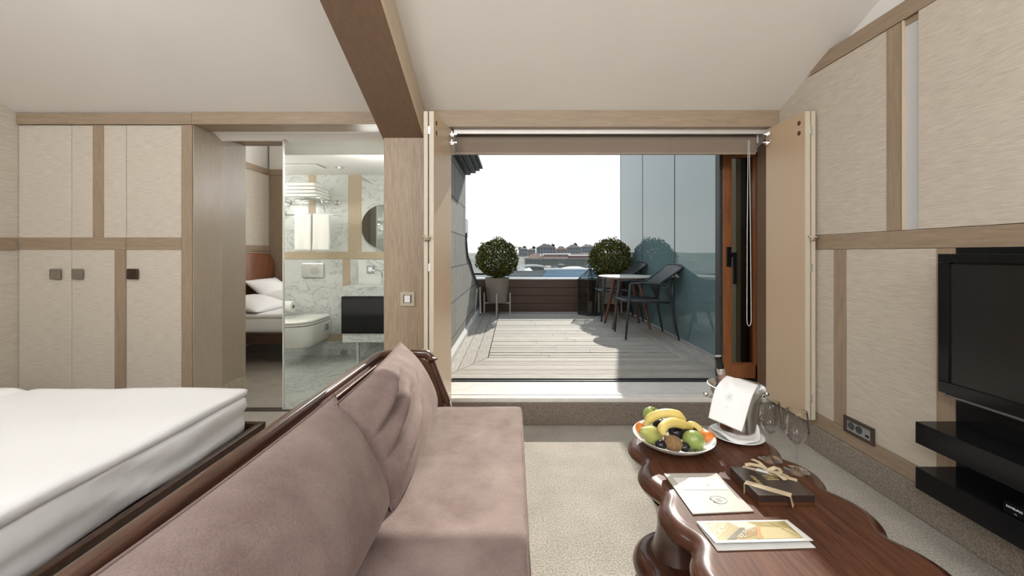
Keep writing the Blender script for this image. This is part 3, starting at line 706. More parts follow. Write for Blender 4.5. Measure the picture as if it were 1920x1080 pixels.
# glass screen wall at the right
gw, n, l, b = new_mat('teal_glass_screen'); setb(b, [.14, .225, .24], .015, spec=.5, ior=2.5)
z = n.new('ShaderNodeTexNoise'); z.inputs['Scale'].default_value = 1.5; t = n.new('ShaderNodeTexCoord'); l.new(t.outputs['Object'], z.inputs[0])
bp = n.new('ShaderNodeBump'); bp.inputs['Strength'].default_value = .02; bp.inputs['Distance'].default_value = .02; l.new(z.outputs[0], bp.inputs['Height']); l.new(bp.outputs[0], b.inputs['Normal'])
gs = thing('glass_screen', 'tall teal glass screen in panels along the right side of the deck', 'glass screen', (XG, 5.0, zdk))
ys = [3.0, 3.52, 4.67, 5.83, 7.03]
for i in range(4):
    build('glass_panel', MB().box(0, .02, ys[i]-5+.006, ys[i+1]-5-.006, 0, 3.08), gw, parent=gs)
for y in ys[1:]:
    build('joint', MB().box(-.003, .012, y-5-.007, y-5+.007, 0, 3.08), dark_metal, parent=gs)

# ---- planters --------------------------------------------------------------
leafA = textured('boxwood_leaf', [.028, .034, .007], [.105, .11, .026], nscale=40, rough=1, spec=.04, lo=.35, hi=.65)
leafB = textured('boxwood_leaf_light', [.09, .092, .02], [.18, .175, .05], nscale=40, rough=1, spec=.05)
def bush_mb(R, n, seed, squash=.93):
    rn = random.Random(seed); mb = MB()
    for i in range(n):
        # random direction, mostly near the surface, lumpy radius
        u = rn.uniform(-1, 1); a = rn.uniform(0, 2*math.pi); q = math.sqrt(1-u*u)
        d = Vector((q*math.cos(a), q*math.sin(a), u))
        lump = 1+.13*mnoise.noise(d*2.6+Vector((seed, 0, 0)))+.06*mnoise.noise(d*7)
        rr = R*lump*(rn.random()**.16)
        if rn.random() < .035: rr *= 1.09
        c = Vector((d.x*rr, d.y*rr, d.z*rr*squash))
        s = rn.uniform(.012, .020)
        ax = Vector((rn.gauss(0,1), rn.gauss(0,1), rn.gauss(0,1)+.6)).normalized()
        w = ax.cross(Vector((rn.gauss(0,1), rn.gauss(0,1), rn.gauss(0,1)))).normalized()
        mb.add([c-ax*s, c+w*s*.55, c+ax*s*1.2, c-w*s*.55], [(0, 1, 2, 3)], 1 if rn.random() < .25 else 0)
    # a few branches inside
    return mb
def branches(R, seed):
    rn = random.Random(seed); mb = MB()
    for i in range(14):
        a = rn.uniform(0, 6.28); r = rn.uniform(.2, .75)*R
        mb.tube([(0, 0, -R*.95), (r*.3*math.cos(a), r*.3*math.sin(a), -R*.5), (r*math.cos(a), r*math.sin(a), rn.uniform(-.3, .5)*R)], [.008, .006, .003], 5)
    return mb
pot_m = plain('taupe_pot', [.30, .262, .22], .55); stand_m = plain('pale_pot_stand', [.50, .46, .40], .5)
bark = plain('bark', [.06, .04, .025], .8)
soil = textured('pale_gravel', [.35, .33, .3], [.6, .58, .55], nscale=120, rough=.9)
def planter(loc, label):
    t = thing('potted_boxwood', label, 'potted plant', loc, 0, 'boxwood balls in pots on the terrace')
    zb = .185; zt = .575
    build('pot', MB().lathe([(.150, zb), (.156, zb+.01), (.192, zt-.004), (.195, zt), (.180, zt), (.178, zt-.03)], 40), pot_m, parent=t, smooth='auto')
    build('soil', MB().lathe([(.177, zt-.035), (.1765, zt-.022)], 30), soil, parent=t)
    for k in range(4):
        a = math.pi/2*k
        x, y = .205*math.cos(a), .205*math.sin(a)
        build('stand_leg', MB().box(x-.011, x+.011, y-.011, y+.011, 0, .335), stand_m, parent=t, bevel=.002)
    build('stand_cross', MB().box(-.2, .2, -.009, .009, zb-.022, zb-.002).box(-.009, .009, -.2, .2, zb-.022, zb-.002), stand_m, parent=t)
    build('foliage', bush_mb(.335, 7000, 5), [leafA, leafB], parent=t, loc=(0, 0, .875))
    build('branches', branches(.32, 2), bark, parent=t, loc=(0, 0, .875))
    return t
p1 = planter((-.262, 6.36, zdk), 'boxwood ball in a taupe pot beside the stone wall on the terrace')
p2 = dup(p1, (1.535, 6.36, zdk), 1.9, 'boxwood ball in a taupe pot behind the round terrace table')

# ---- lantern ---------------------------------------------------------------
ln = thing('terrace_lantern', 'large dark metal and glass hexagonal lantern on the deck by the parapet', 'lantern', (bx(1106.5, 6.3), 6.3, zdk))
hexa = [(math.cos(math.pi/3*k+.18), math.sin(math.pi/3*k+.18)) for k in range(6)]
ztop = .555; R = .205
fr = MB(); fr.prism([(p[0]*R, p[1]*R) for p in hexa], 'Z', 0, .03); 
for k in range(6):
    p, q = hexa[k], hexa[(k+1) % 6]
    fr.tube([(p[0]*R, p[1]*R, .03), (p[0]*R, p[1]*R, ztop)], .007, 6)
    fr.tube([(p[0]*R, p[1]*R, ztop), (q[0]*R, q[1]*R, ztop)], .009, 6)
    fr.tube([(p[0]*R, p[1]*R, ztop), (p[0]*.03, p[1]*.03, ztop+.145)], .006, 6)
fr.lathe([(.03, ztop+.135), (.032, ztop+.16), (.012, ztop+.168)], 12)
build('frame', fr, dark_metal, parent=ln)
build('ring', MB().tube([(.028*math.cos(t), 0, ztop+.195+.032*math.sin(t)) for t in [k*math.pi/10 for k in range(20)]], .006, 6, closed=True), dark_metal, parent=ln, smooth=True)
gm = MB()
for k in range(6):
    p, q = hexa[k], hexa[(k+1) % 6]
    gm.hexa([(p[0]*R*.97,p[1]*R*.97,.03),(q[0]*R*.97,q[1]*R*.97,.03),(q[0]*R*.95,q[1]*R*.95,.03),(p[0]*R*.95,p[1]*R*.95,.03),
             (p[0]*R*.97,p[1]*R*.97,ztop),(q[0]*R*.97,q[1]*R*.97,ztop),(q[0]*R*.95,q[1]*R*.95,ztop),(p[0]*R*.95,p[1]*R*.95,ztop)])
build('glass_panes', gm, pane_dark, parent=ln)
rf = MB()
for k in range(6):
    p, q = hexa[k], hexa[(k+1) % 6]
    rf.add([(p[0]*R*.98,p[1]*R*.98,ztop+.004),(q[0]*R*.98,q[1]*R*.98,ztop+.004),(q[0]*.03,q[1]*.03,ztop+.145),(p[0]*.03,p[1]*.03,ztop+.145),
            (p[0]*R*.97,p[1]*R*.97,ztop-.001),(q[0]*R*.97,q[1]*R*.97,ztop-.001),(q[0]*.03,q[1]*.03,ztop+.14),(p[0]*.03,p[1]*.03,ztop+.14)],
           [(0,1,2,3),(7,6,5,4),(0,4,5,1),(2,6,7,3)])
build('glass_roof', rf, thin_glass('pale_lantern_roof', (.75, .78, .78), 1.0), parent=ln)
can = tag(build('lantern_candle', MB().lathe([(.04, .0), (.04, .16), (.03, .165)], 20), plain('wax_dark', [.14, .12, .10], .6), loc=(ln.location.x, ln.location.y, zdk+.031), smooth='auto'), 'thick candle standing inside the terrace lantern', 'candle')

# ---- terrace table ------------------------------------------------------------
tb = thing('terrace_table', 'round pale-topped table on brown tapered legs on the terrace', 'table', (1.485, 5.26, zdk))
ht = .665
build('tabletop', MB().lathe([(.30, ht-.026), (.345, ht-.018), (.362, ht-.006), (.362, ht-.002), (.355, ht)], 64), plain('pale_tabletop', [.62, .59, .54], .4), parent=tb, smooth='auto')
tleg = wood('red_brown_table_leg', [.13, .048, .030], 'Z', var=.12)
for (sxx, syy) in ((-1, -1), (1, -1), (1, 1), (-1, 1)):
    a = Vector((sxx*.235, syy*.23, 0)); c = Vector((sxx*.115, syy*.13, ht-.027))
    build('leg', MB().tube([a, a.lerp(c, .5), c], [.014, .021, .025], 12), tleg, parent=tb, smooth='auto')
build('apron', MB().box(-.15, .15, -.16, .16, ht-.055, ht-.028), tleg, parent=tb, bevel=.004)

# ---- chairs ------------------------------------------------------------------
ch_m = plain('charcoal_plastic', [.030, .034, .038], .42)
ch_w, n, l, b = new_mat('charcoal_woven_plastic'); setb(b, [.03, .034, .038], .4)
t = n.new('ShaderNodeTexCoord'); mp = n.new('ShaderNodeMapping'); mp.inputs['Rotation'].default_value = (.0, 0, 0); l.new(t.outputs['UV'], mp.inputs[0])
mp.inputs['Scale'].default_value = (26, 26, 26); ck = n.new('ShaderNodeTexVoronoi'); ck.feature = 'F1'; ck.inputs['Randomness'].default_value = .0; ck.inputs['Scale'].default_value = 1; l.new(mp.outputs[0], ck.inputs[0])
r = n.new('ShaderNodeValToRGB'); r.color_ramp.elements[0].position = .22; r.color_ramp.elements[0].color = (.010, .011, .012, 1); r.color_ramp.elements[1].position = .36; r.color_ramp.elements[1].color = (.060, .066, .070, 1)
l.new(ck.outputs['Distance'], r.inputs[0]); l.new(r.outputs[0], b.inputs['Base Color'])
bp = n.new('ShaderNodeBump'); bp.inputs['Strength'].default_value = .8; bp.inputs['Distance'].default_value = .004; l.new(ck.outputs['Distance'], bp.inputs['Height']); l.new(bp.outputs[0], b.inputs['Normal'])
def add_uv(o, fn):
    me = o.data; uv = me.uv_layers.new(name='uv')
    for lp in me.loops:
        uv.data[lp.index].uv = fn(me.vertices[lp.vertex_index].co)
def chair(loc, rz, label):
    """local: +x is the front; seat centre over the origin"""
    c = thing('terrace_armchair', label, 'chair', loc, rz, 'charcoal terrace armchairs')
    W2 = .235
    # seat
    def seat(u, v):
        x = .27-.50*u; y = (v-.5)*2*(W2-.015)*(1-.05*u)
        z = .445-.035*u-.028*math.sin(math.pi*min(1, u*1.1))*(1-(2*v-1)**2)*1.0
        if u < .12: z -= (.12-u)*.12
        return (x, y, z)
    o = build('seat', MB().grid(seat, 16, 16), ch_w, parent=c, smooth=True); add_uv(o, lambda p: (p.x*3, p.y*3))
    s = o.modifiers.new('t', 'SOLIDIFY'); s.thickness = .014; s.offset = -1
    sr = MB()
    sr.tube([(-.235, -W2+.02, .41), (.26, -W2+.01, .435), (.285, -W2+.06, .425), (.285, W2-.06, .425), (.26, W2-.01, .435), (-.235, W2-.02, .41)], .014, 8)
    build('seat_rim', sr, ch_m, parent=c, smooth=True)
    # backrest shell: wraps at the sides, leans back, flows into the arms
    def back(u, v):
        # u 0..1 bottom to top, v 0..1 left to right
        yy = (v-.5)*2
        w = W2-.01+.015*u
        lean = .10*u+.03*u*u
        wrap = (abs(yy)**2.4)*.17*(1-u)**1.2
        x = -.215-lean+wrap
        z = .60+.235*u-.03*(abs(yy)**3)*(u)+(-.01)*(1-u)*(1-abs(yy))
        y = yy*w
        return (x, y, z)
    o = build('backrest', MB().grid(back, 14, 24), ch_w, parent=c, smooth=True); add_uv(o, lambda p: (p.y*3, p.z*3))
    s = o.modifiers.new('t', 'SOLIDIFY'); s.thickness = .013
    rim = [back(u/10, 0) for u in range(0, 11)]+[back(1, v/12) for v in range(1, 12)]+[back(1-u/10, 1) for u in range(0, 11)]+[back(0, 1-v/12) for v in range(1, 12)]
    build('back_rim', MB().tube(rim, .010, 8, closed=True), ch_m, parent=c, smooth=True)
    for sg in (-1, 1):
        y = sg*W2
        build('armrest', MB().tube([(.235, y, .625), (.12, y, .63), (.0, y, .622), (-.10, y*.99, .612), (-.19, y*.96, .625), (-.25, y*.95, .66)], [.013, .016, .017, .018, .017, .012], 10, flat=.7), ch_m, parent=c, smooth=True)
        build('leg', MB().tube([(.29, y*1.02, 0), (.265, y, .30), (.238, y, .60), (.232, y, .622)], [.010, .015, .014, .012], 10), ch_m, parent=c, smooth=True)
        build('leg', MB().tube([(-.30, y*1.03, 0), (-.245, y*.98, .25), (-.215, y*.95, .42), (-.17, y*.96, .55), (-.10, y*.98, .605)], [.010, .014, .016, .016, .012], 10), ch_m, parent=c, smooth=True)
        build('back_brace', MB().tube([(-.225, y*.96, .38), (-.235, y*.95, .52), (-.235, y*.93, .62)], [.014, .020, .016], 10), ch_m, parent=c, smooth=True)
    return c
c1 = chair((1.53, 4.665, zdk), math.pi, 'charcoal woven armchair nearer the doorway, right of the terrace table')
c2 = dup(c1, (1.52, 5.85, zdk), math.pi, 'charcoal woven armchair behind the terrace table, partly hidden')

# ================================================================== CITY BEYOND
gray_w = textured('grey_white_facade', [.20, .215, .23], [.28, .295, .31], nscale=.3, rough=.9)
warm_w = textured('warm_grey_facade', [.24, .225, .21], [.30, .28, .26], nscale=.3, rough=.9)
long_w = textured('stone_grey_long_facade', [.16, .17, .15], [.22, .23, .205], nscale=.3, rough=.9)
tile_r = textured('red_brown_roof_tiles', [.13, .075, .062], [.18, .11, .092], nscale=.5, rough=.9)
tile_d = textured('grey_brown_roof_tiles', [.07, .07, .072], [.12, .11, .11], nscale=.5, rough=.9)
win_d = plain('far_window_dark', [.10, .115, .125], .3)
roof_w = plain('white_roof_strip', [.95, .95, .93], .5)
gtree = textured('far_tree', [.05, .065, .055], [.11, .125, .10], nscale=.6, rough=1)
struct('ground_city', MB().box(-600, 900, 14, 900, -15.2, -15), textured('hazy_ground', [.13, .145, .15], [.20, .215, .22], nscale=.05, rough=1))
hill = MB()
def hl(u, v):
    x = -320+900*u; y = 300+400*v
    return (x, y, -14+15*min(1, v*3)**.8+2.5*mnoise.noise(Vector((x*.02, y*.02, 0))))
struct('ground_hill', hill.grid(hl, 40, 12), textured('hazy_hill', [.13, .15, .13], [.25, .26, .24], nscale=.05, rough=1), smooth=True)
def xat(px, d): return (px-963)*d/F
def zat(py, d): return H-(py-475)*d/F
# long barrack-like block with a red roof
D = 200
lb = thing('long_building', 'long grey building with red-brown tiled roof beyond the terrace', 'building', (xat(1060, D), D, 0))
X0, X1 = xat(985, D)-lb.location.x, xat(1330, D)-lb.location.x
build('wall', MB().box(X0, X1, 0, 14, -15, zat(485, D)), long_w, parent=lb)
build('cornice', MB().box(X0-.4, X1+.4, -.5, 14.4, zat(486.5, D), zat(484.5, D)), gray_w, parent=lb)
build('roof', MB().hexa([(X0-.4,-.4,zat(484.5,D)),(X1+.4,-.4,zat(484.5,D)),(X1+.4,14.4,zat(484.5,D)),(X0-.4,14.4,zat(484.5,D)),
                         (X0+5,6,zat(475.5,D)),(X1-5,6,zat(475.5,D)),(X1-5,8,zat(475.5,D)),(X0+5,8,zat(475.5,D))]), tile_r, parent=lb)
k = 0; xx = X0+1
while xx < X1-1.2 and k < 60:
    build('window', MB().box(xx, xx+.55, -.04, .02, zat(497, D), zat(489.5, D)), win_d, parent=lb); xx += 1.25; k += 1
build('roof_light', MB().box(xat(1020, D)-lb.location.x, xat(1072, D)-lb.location.x, 4, 5.5, zat(477.5, D), zat(475, D)), roof_w, parent=lb)
build('roof_light', MB().box(xat(1067, D)-lb.location.x, xat(1125, D)-lb.location.x, 2, 3.5, zat(480, D), zat(478, D)), roof_w, parent=lb)
for px in (1013.5, 1018): build('chimney', MB().box(xat(px, D)-lb.location.x, xat(px+1.4, D)-lb.location.x, 1, 2, zat(480, D), zat(475, D)), roof_w, parent=lb)
# houses on the hill
def house(name, px0, px1, pyt, pyr, d, wall, roofm, label, rows=2, cols=5):
    cx = xat((px0+px1)/2, d); t = thing(name, label, 'building', (cx, d, 0), 0, None)
    x0, x1 = xat(px0, d)-cx, xat(px1, d)-cx
    ze = zat(pyt, d); zr = zat(pyr, d)
    build('wall', MB().box(x0, x1, 0, 16, -12, ze), wall, parent=t)
    build('roof', MB().hexa([(x0-.6,-.8,ze),(x1+.6,-.8,ze),(x1+.6,16.8,ze),(x0-.6,16.8,ze),(x0+(x1-x0)*.35,6,zr),(x1-(x1-x0)*.35,6,zr),(x1-(x1-x0)*.35,10,zr),(x0+(x1-x0)*.35,10,zr)]), roofm, parent=t)
    w = (x1-x0)/cols
    for r in range(rows):
        for c in range(cols):
            z1 = ze-1.2-r*2.9
            build('window', MB().box(x0+w*(c+.25), x0+w*(c+.72), -.05, .02, z1-1.3, z1), win_d, parent=t)
    return t
house('hill_house', 973, 989, 467, 464.5, 410, gray_w, tile_d, 'grey hillside house nearest the left boxwood ball', 3, 3)
house('hill_house', 990, 1004, 468.5, 465.5, 380, warm_w, tile_d, 'pale low hillside house second from the left boxwood ball', 2, 3)
house('hill_house', 1007, 1042, 464.5, 457.8, 430, gray_w, tile_d, 'tallest wide hillside house on the skyline left of centre', 3, 6)
house('hill_house', 1045, 1062, 468, 461.5, 395, warm_w, tile_r, 'small hillside house with a pointed reddish roof on the skyline', 2, 3)
house('hill_house', 1065, 1089, 464.5, 458.5, 425, gray_w, tile_d, 'hillside house with rows of white balconies left of the right boxwood', 3, 5)
house('hill_house', 1092, 1117, 463, 458.5, 455, gray_w, tile_d, 'hillside house partly behind the right boxwood ball', 3, 5)
rn = random.Random(11)
def ftree(px, py, d, R, label):
    o = MB()
    for i in range(60):
        a = Vector((rn.gauss(0, 1), rn.gauss(0, 1), rn.gauss(0, .8))).normalized()*R*rn.uniform(.3, 1)
        s = R*.35
        o.add([a+Vector((-s, 0, -s*.6)), a+Vector((s, s*.4, -s*.5)), a+Vector((s*.2, 0, s))], [(0, 1, 2)])
        o.add([a+Vector((0, -s, -s*.6)), a+Vector((s*.4, s, -s*.5)), a+Vector((0, s*.2, s))], [(0, 1, 2)])
    t = thing('skyline_tree', label, 'tree', (xat(px, d), d, -3), 0, 'dark trees on the skyline')
    build('crown', o, gtree, parent=t, loc=(0, 0, zat(py, d)+3)); build('trunk', MB().tube([(0, 0, -2), (0, 0, zat(py, d)+3)], [.4, .25], 6), bark, parent=t)
tl_ = ['dark treetop behind the leftmost hillside house', 'dark treetop behind the pale low hillside house', 'dark treetop at the left of the tallest hillside house roof', 'dark treetop at the right of the tallest hillside house roof', 'dark treetop over the house with white balconies', 'dark treetop just left of the right boxwood ball', 'dark treetop just right of the left boxwood ball']
for i, (px, py) in enumerate(((983, 464.5), (1001, 465), (1020, 459.5), (1037, 460.5), (1079, 459), (1098, 461.5), (975, 466))):
    ftree(px, py, 475, 2.2, tl_[i])
# nearer roofs below the terrace
d = 60
hb = thing('arched_hall', 'low building with a curved pale roof just right of the left boxwood', 'building', (xat(985, d), d, 0))
arc = [(-3.2+.4*i, 0) for i in range(17)]
top = [(-3.2+6.4*i/16, zat(500, d)-.0+1.25*math.sin(math.pi*(i/16)*.62+.2)-1.2) for i in range(17)]
build('wall', MB().prism([(-3.2, -15), (3.2, -15)]+[(x, z-.12) for x, z in top[::-1]], 'Y', .1, 8), plain('dark_hall_wall', [.13, .14, .14], .8), parent=hb)
build('roof', MB().prism([(x, z-.1) for x, z in top]+[(x, z+.10) for x, z in top[::-1]], 'Y', -.2, 8.3), plain('pale_curved_roof', [.30, .32, .32], 1, spec=0), parent=hb)
for i, (px0, px1, py0, py1, dd, c, lb_) in enumerate(((972, 990, 503, 507, 48, [.36,.37,.36], 'small pale rooftop box in front of the curved roof'), (1022, 1038, 499, 505, 90, [.38,.36,.32], 'small pale gabled roof in the middle of the view'), (1050, 1060, 495, 505, 95, [.17,.19,.175], 'grey-green narrow rooftop block below the long building'), (1062, 1104, 501, 503.5, 70, [.70,.72,.70], 'long flat white roof edge below the long building'), (988, 1000, 505, 508, 40, [.8,.8,.8], 'tiny white rooftop unit above the grey metal roof'), (1040, 1050, 500, 506, 60, [.13,.14,.14], 'dark rooftop block between the pale gable and the grey-green block'), (1108, 1120, 497, 506, 80, [.2,.22,.22], 'grey rooftop block beside the right boxwood'))):
    o = MB(); xx0, xx1 = xat(px0, dd), xat(px1, dd); z0, z1 = -14.9, zat(py0, dd)
    o.box(xx0, xx1, dd, dd+6, z0, z1-.3).hexa([(xx0-.1,dd-.1,z1-.3),(xx1+.1,dd-.1,z1-.3),(xx1+.1,dd+6.1,z1-.3),(xx0-.1,dd+6.1,z1-.3),(xx0+(xx1-xx0)*.3,dd+2,z1),(xx1-(xx1-xx0)*.3,dd+2,z1),(xx1-(xx1-xx0)*.3,dd+4,z1),(xx0+(xx1-xx0)*.3,dd+4,z1)])
    tag(build('rooftop_block', o, plain('roof_tone_%d' % i, c, 1, spec=0)), lb_, 'building')
# standing-seam grey roof at the left and a blue glass roof
def slab(y0, y1, pts, th=.06):
    return MB().hexa([(*p[:2], p[2]-th) for p in pts]+[tuple(p) for p in pts])
d0, d1 = 13.0, 25.0
pts = [(xat(940, d0), d0, zat(530, d0)), (xat(1090, d0), d0, zat(530, d0)), (xat(1100, d1), d1, zat(508, d1)), (xat(940, d1), d1, zat(508, d1))]
gr = thing('metal_roof', 'grey metal roof with seams sloping below the terrace parapet', 'roof', (0,0,0))
build('sheet', slab(0, 0, pts), textured('grey_green_metal_roof', [.14, .165, .165], [.22, .25, .25], scale=(.4, .4, 14), nscale=2, rough=1, spec=0), parent=gr)
gmr = MB()
for k in range(6):
    f_ = .08+k*.16
    a = Vector(pts[0]).lerp(Vector(pts[3]), f_); c = Vector(pts[1]).lerp(Vector(pts[2]), f_)
    gmr.tube([a+Vector((0,0,.03)), c+Vector((0,0,.03))], .03, 5)
build('seams', gmr, gray_w, parent=gr)
build('substructure', MB().box(xat(945, 20), xat(1085, 20), 21, 25, -14.9, zat(512, 24)-.1), gray_w, parent=gr)
gl = thing('glass_roof', 'blue reflecting glass roof with a white edge below the terrace parapet', 'roof', (0,0,0))
e0, e1 = 12.0, 22.0
q = [(xat(1008, e0), e0, zat(528, e0)), (xat(1150, e0), e0, zat(528, e0)), (xat(1120, e1), e1, zat(506, e1)), (xat(1027, e1), e1, zat(506, e1))]
build('glazing', slab(0, 0, q, .05), textured('blue_roof_glass', [.075, .12, .165], [.12, .175, .23], nscale=.8, rough=1, spec=0), parent=gl)
build('ridge', MB().tube([Vector(q[3])+Vector((-.2,.1,.04)), Vector(q[2])+Vector((.2,.1,.04))], .06, 6), roof_w, parent=gl)
build('support', MB().box(xat(1035, 18), xat(1115, 18), 18.5, 21.5, -14.9, zat(512, 21)-.15), gray_w, parent=gl)
# ================================================================== BED
bed = thing('bed', 'low double bed with white duvet and dark wooden platform left of the sofa', 'bed', (0,0,0))
ZB = H-.60
bx0, bx1, by0, by1 = -3.12, -1.19, .50, 1.80
def platform():
    m = MB()
    m.box(bx0, -1.14, by0-.05, by1+.045, H-.88, H-.80)
    # raised rim
    m.box(bx0, -1.14, by1+.02, by1+.045, H-.80, H-.772); m.box(-1.17, -1.14, by0-.05, by1+.019, H-.80, H-.772); m.box(bx0, -1.171, by0-.05, by0-.02, H-.80, H-.772)
    return m
build('platform', platform(), bedwood, parent=bed, bevel=.006)
for (x, y) in ((bx0+.1, by0), (-1.25, by0), (-1.25, by1-.04), (bx0+.1, by1-.04)):
    build('leg', MB().box(x-.02, x+.02, y-.02, y+.02, 0, H-.881), steel, parent=bed)
def rbox(x0, x1, y0, y1, z0, z1, r, n, fn=None):
    """rounded soft box as a dense grid (superellipsoid-like edge), fn displaces"""
    m = MB(); nx = max(4, int((x1-x0)/n)); ny = max(4, int((y1-y0)/n)); nz = max(3, int((z1-z0)/n))
    cx, cy, cz = (x0+x1)/2, (y0+y1)/2, (z0+z1)/2
    hx, hy, hz = (x1-x0)/2, (y1-y0)/2, (z1-z0)/2
    def rp(p):
        q = Vector((max(-hx+r, min(hx-r, p[0])), max(-hy+r, min(hy-r, p[1])), max(-hz+r, min(hz-r, p[2]))))
        d = Vector(p)-q
        if d.length > 1e-9: q = q+d.normalized()*r
        v = Vector((q.x+cx, q.y+cy, q.z+cz))
        return fn(v) if fn else tuple(v)
    def face(f, a, b): m.grid(lambda u, v: rp(f(u*2-1, v*2-1)), a, b)
    face(lambda u, v: (u*hx, v*hy, hz), nx, ny); face(lambda u, v: (u*hx, v*hy, -hz), nx, ny)
    face(lambda u, v: (u*hx, hy, v*hz), nx, nz); face(lambda u, v: (u*hx, -hy, v*hz), nx, nz)
    face(lambda u, v: (hx, u*hy, v*hz), ny, nz); face(lambda u, v: (-hx, u*hy, v*hz), ny, nz)
    return m
def f_matt(v):
    n_ = mnoise.noise(Vector((v.x*4, v.y*3, v.z*9)))
    k = 1 if v.x > -1.35 or v.y > 1.6 or v.y < .65 else .2
    # sheet folds running along the sides
    v = v+Vector((.010*n_*k, .008*n_*k, 0))
    v.x += (.006*math.sin(v.z*62+v.y*7+mnoise.noise(Vector((v.y*2.5, 0, 0)))*5)+.004*math.sin(v.z*120-v.y*11+mnoise.noise(Vector((v.y*4, 3, 0)))*4))*k
    return tuple(v)
build('mattress', rbox(bx0, bx1+.002, by0+.01, by1-.012, H-.798, ZB-.030, .030, .022, f_matt), white_cloth, parent=bed, smooth=True, weld=True)
def f_duv(v):
    top = v.z > ZB-.03
    n_ = mnoise.noise(Vector((v.x*2.2, v.y*2.6, 1)))*.012+mnoise.noise(Vector((v.x*7, v.y*6, 4)))*.003
    if top: v.z += n_
    # soft crease across the duvet
    if top: v.z += -.014*math.exp(-((v.x+2.22-(v.y-1.3)*.1)/.03)**2)
    v.x += .008*mnoise.noise(Vector((v.y*5, v.z*8, 2))); v.y += .006*mnoise.noise(Vector((v.x*5, v.z*8, 7)))
    return tuple(v)
build('duvet', rbox(bx0+.35, bx1+.004, by0, by1, ZB-.042, ZB, .020, .025, f_duv), white_cloth, parent=bed, smooth=True, weld=True)
hp = []
hz = H+.005
hby0, hby1 = .47, 1.80
for i in range(9):
    a = math.pi/2*i/8; hp.append((hby0+.16-.16*math.cos(a)-.0, hz-.16+.16*math.sin(a)))
for i in range(9):
    a = math.pi/2*(1-i/8); hp.append((hby1-.12+.12*math.cos(a), hz-.12+.12*math.sin(a)))
poly = [(hby0-.03, H-.60)]+hp+[(hby1+.03, H-.60), (hby1+.03, .1), (hby0-.03, .1)]
build('headboard', MB().prism(poly, 'X', bx0-.06, bx0-.02), headwood, parent=bed, bevel=.01, smooth='auto')
# pillow maker -----------------------------------------------------------------
def pillow_mb(W, Hh, T, nu=36, nv=30, seed=0, wr=.006, pinch=.05, dog=.04, pw=2.2):
    m = MB()
    def surf(side):
        def fn(u, v):
            a = u*2-1; b = v*2-1
            ex = (1-abs(a)**pw)**.62 if abs(a) < 1 else 0; ey = (1-abs(b)**pw)**.62 if abs(b) < 1 else 0
            t = T/2*ex*ey
            x = a*W/2*(1-pinch*(1-b*b)*abs(a)**3*1.0)*(1+dog*(a*a*b*b))
            z = b*Hh/2*(1-pinch*(1-a*a)*abs(b)**3)*(1+dog*(a*a*b*b))
            n_ = mnoise.noise(Vector((x*5+seed, z*5, side*3)))*wr*2*ex*ey+mnoise.noise(Vector((x*16+seed, z*4, side)))*wr*.6*ex*ey
            return (x, side*(t+n_*1.0), z)
        return fn
    m.grid(surf(1), nu, nv); m.grid(surf(-1), nu, nv)
    return m
pil = build('bed_pillow', pillow_mb(.62, .42, .15, seed=3), white_cloth, smooth=True, weld=True)
pil.rotation_euler = (math.radians(-76), 0, math.radians(90)); pil.location = (-2.74, .86, ZB+.07)
tag(pil, 'white pillow against the headboard, seen in the mirrored door', 'pillow', 'white bed pillows')
pil2 = pil.copy(); COL.objects.link(pil2); pil2.location = (-2.74, 1.48, ZB+.07); pil2['label'] = 'white pillow at the wardrobe side of the bed head'
pil3 = pil.copy(); COL.objects.link(pil3); pil3.location = (-2.93, .84, ZB+.15); pil3.rotation_euler = (math.radians(-50), 0, math.radians(90)); pil3['label'] = 'white pillow stood upright behind the other against the headboard'

# ================================================================== SOFA
so = thing('sofa', 'mauve suede sofa with dark walnut frame and cane back', 'sofa', (0,0,0))
ZS = H-.70; ZR = H-.456
# back rail path in plan
path = [(-.640, -.15), (-.640, .2), (-.640, .7), (-.637, 1.2), (-.632, 1.6)]
for i in range(1, 9):
    a = math.pi/2*i/8; path.append((-.632+.10-.10*math.cos(a)*1.0, 1.80+.10*math.sin(a)))
top_pts = [Vector((x, y, ZR)) for x, y in path]+[Vector((-.46, 1.90, ZR))]
down = []
for i in range(0, 9):
    a = math.pi/2*i/8; down.append(Vector((-.425+.055*math.sin(a)*.9, 1.90, ZR-.055+.055*math.cos(a))))
down += [Vector((-.335, 1.90, ZR-.16)), Vector((-.300, 1.90, ZS-.0)), Vector((-.285, 1.90, ZS-.1)), Vector((-.28, 1.90, .22))]
# offset rail sweep
def sweep(pts, prof, upv=Vector((0,0,1))):
    m = MB(); n = len(prof); vs = []; fs = []
    for i, p in enumerate(pts):
        t = (pts[min(i+1, len(pts)-1)]-pts[max(i-1, 0)]).normalized()
        # side = outward normal in the frame's plane
        side = t.cross(Vector((0, 0, 1)))
        if side.length < .2: side = Vector((0, -1, 0)).cross(t); 
        side.normalize(); up = side.cross(t).normalized()
        for (a, b) in prof: vs.append(p+side*a+up*b)
    for i in range(len(pts)-1):
        for k in range(n):
            k2 = (k+1) % n; fs.append((i*n+k, i*n+k2, (i+1)*n+k2, (i+1)*n+k))
    fs.append(tuple(range(n-1, -1, -1))); fs.append(tuple((len(pts)-1)*n+k for k in range(n)))
    return m.add(vs, fs)
def rr_prof(w, h, r, n=4, ox=0, oy=0):
    o = []
    for cx, cy, a0 in ((w/2-r, h/2-r, 0), (-w/2+r, h/2-r, 90), (-w/2+r, -h/2+r, 180), (w/2-r, -h/2+r, 270)):
        for i in range(n+1):
            a = math.radians(a0+90*i/n); o.append((ox+cx+r*math.cos(a), oy+cy+r*math.sin(a)))
    return o
rail_pts = top_pts+down[1:]
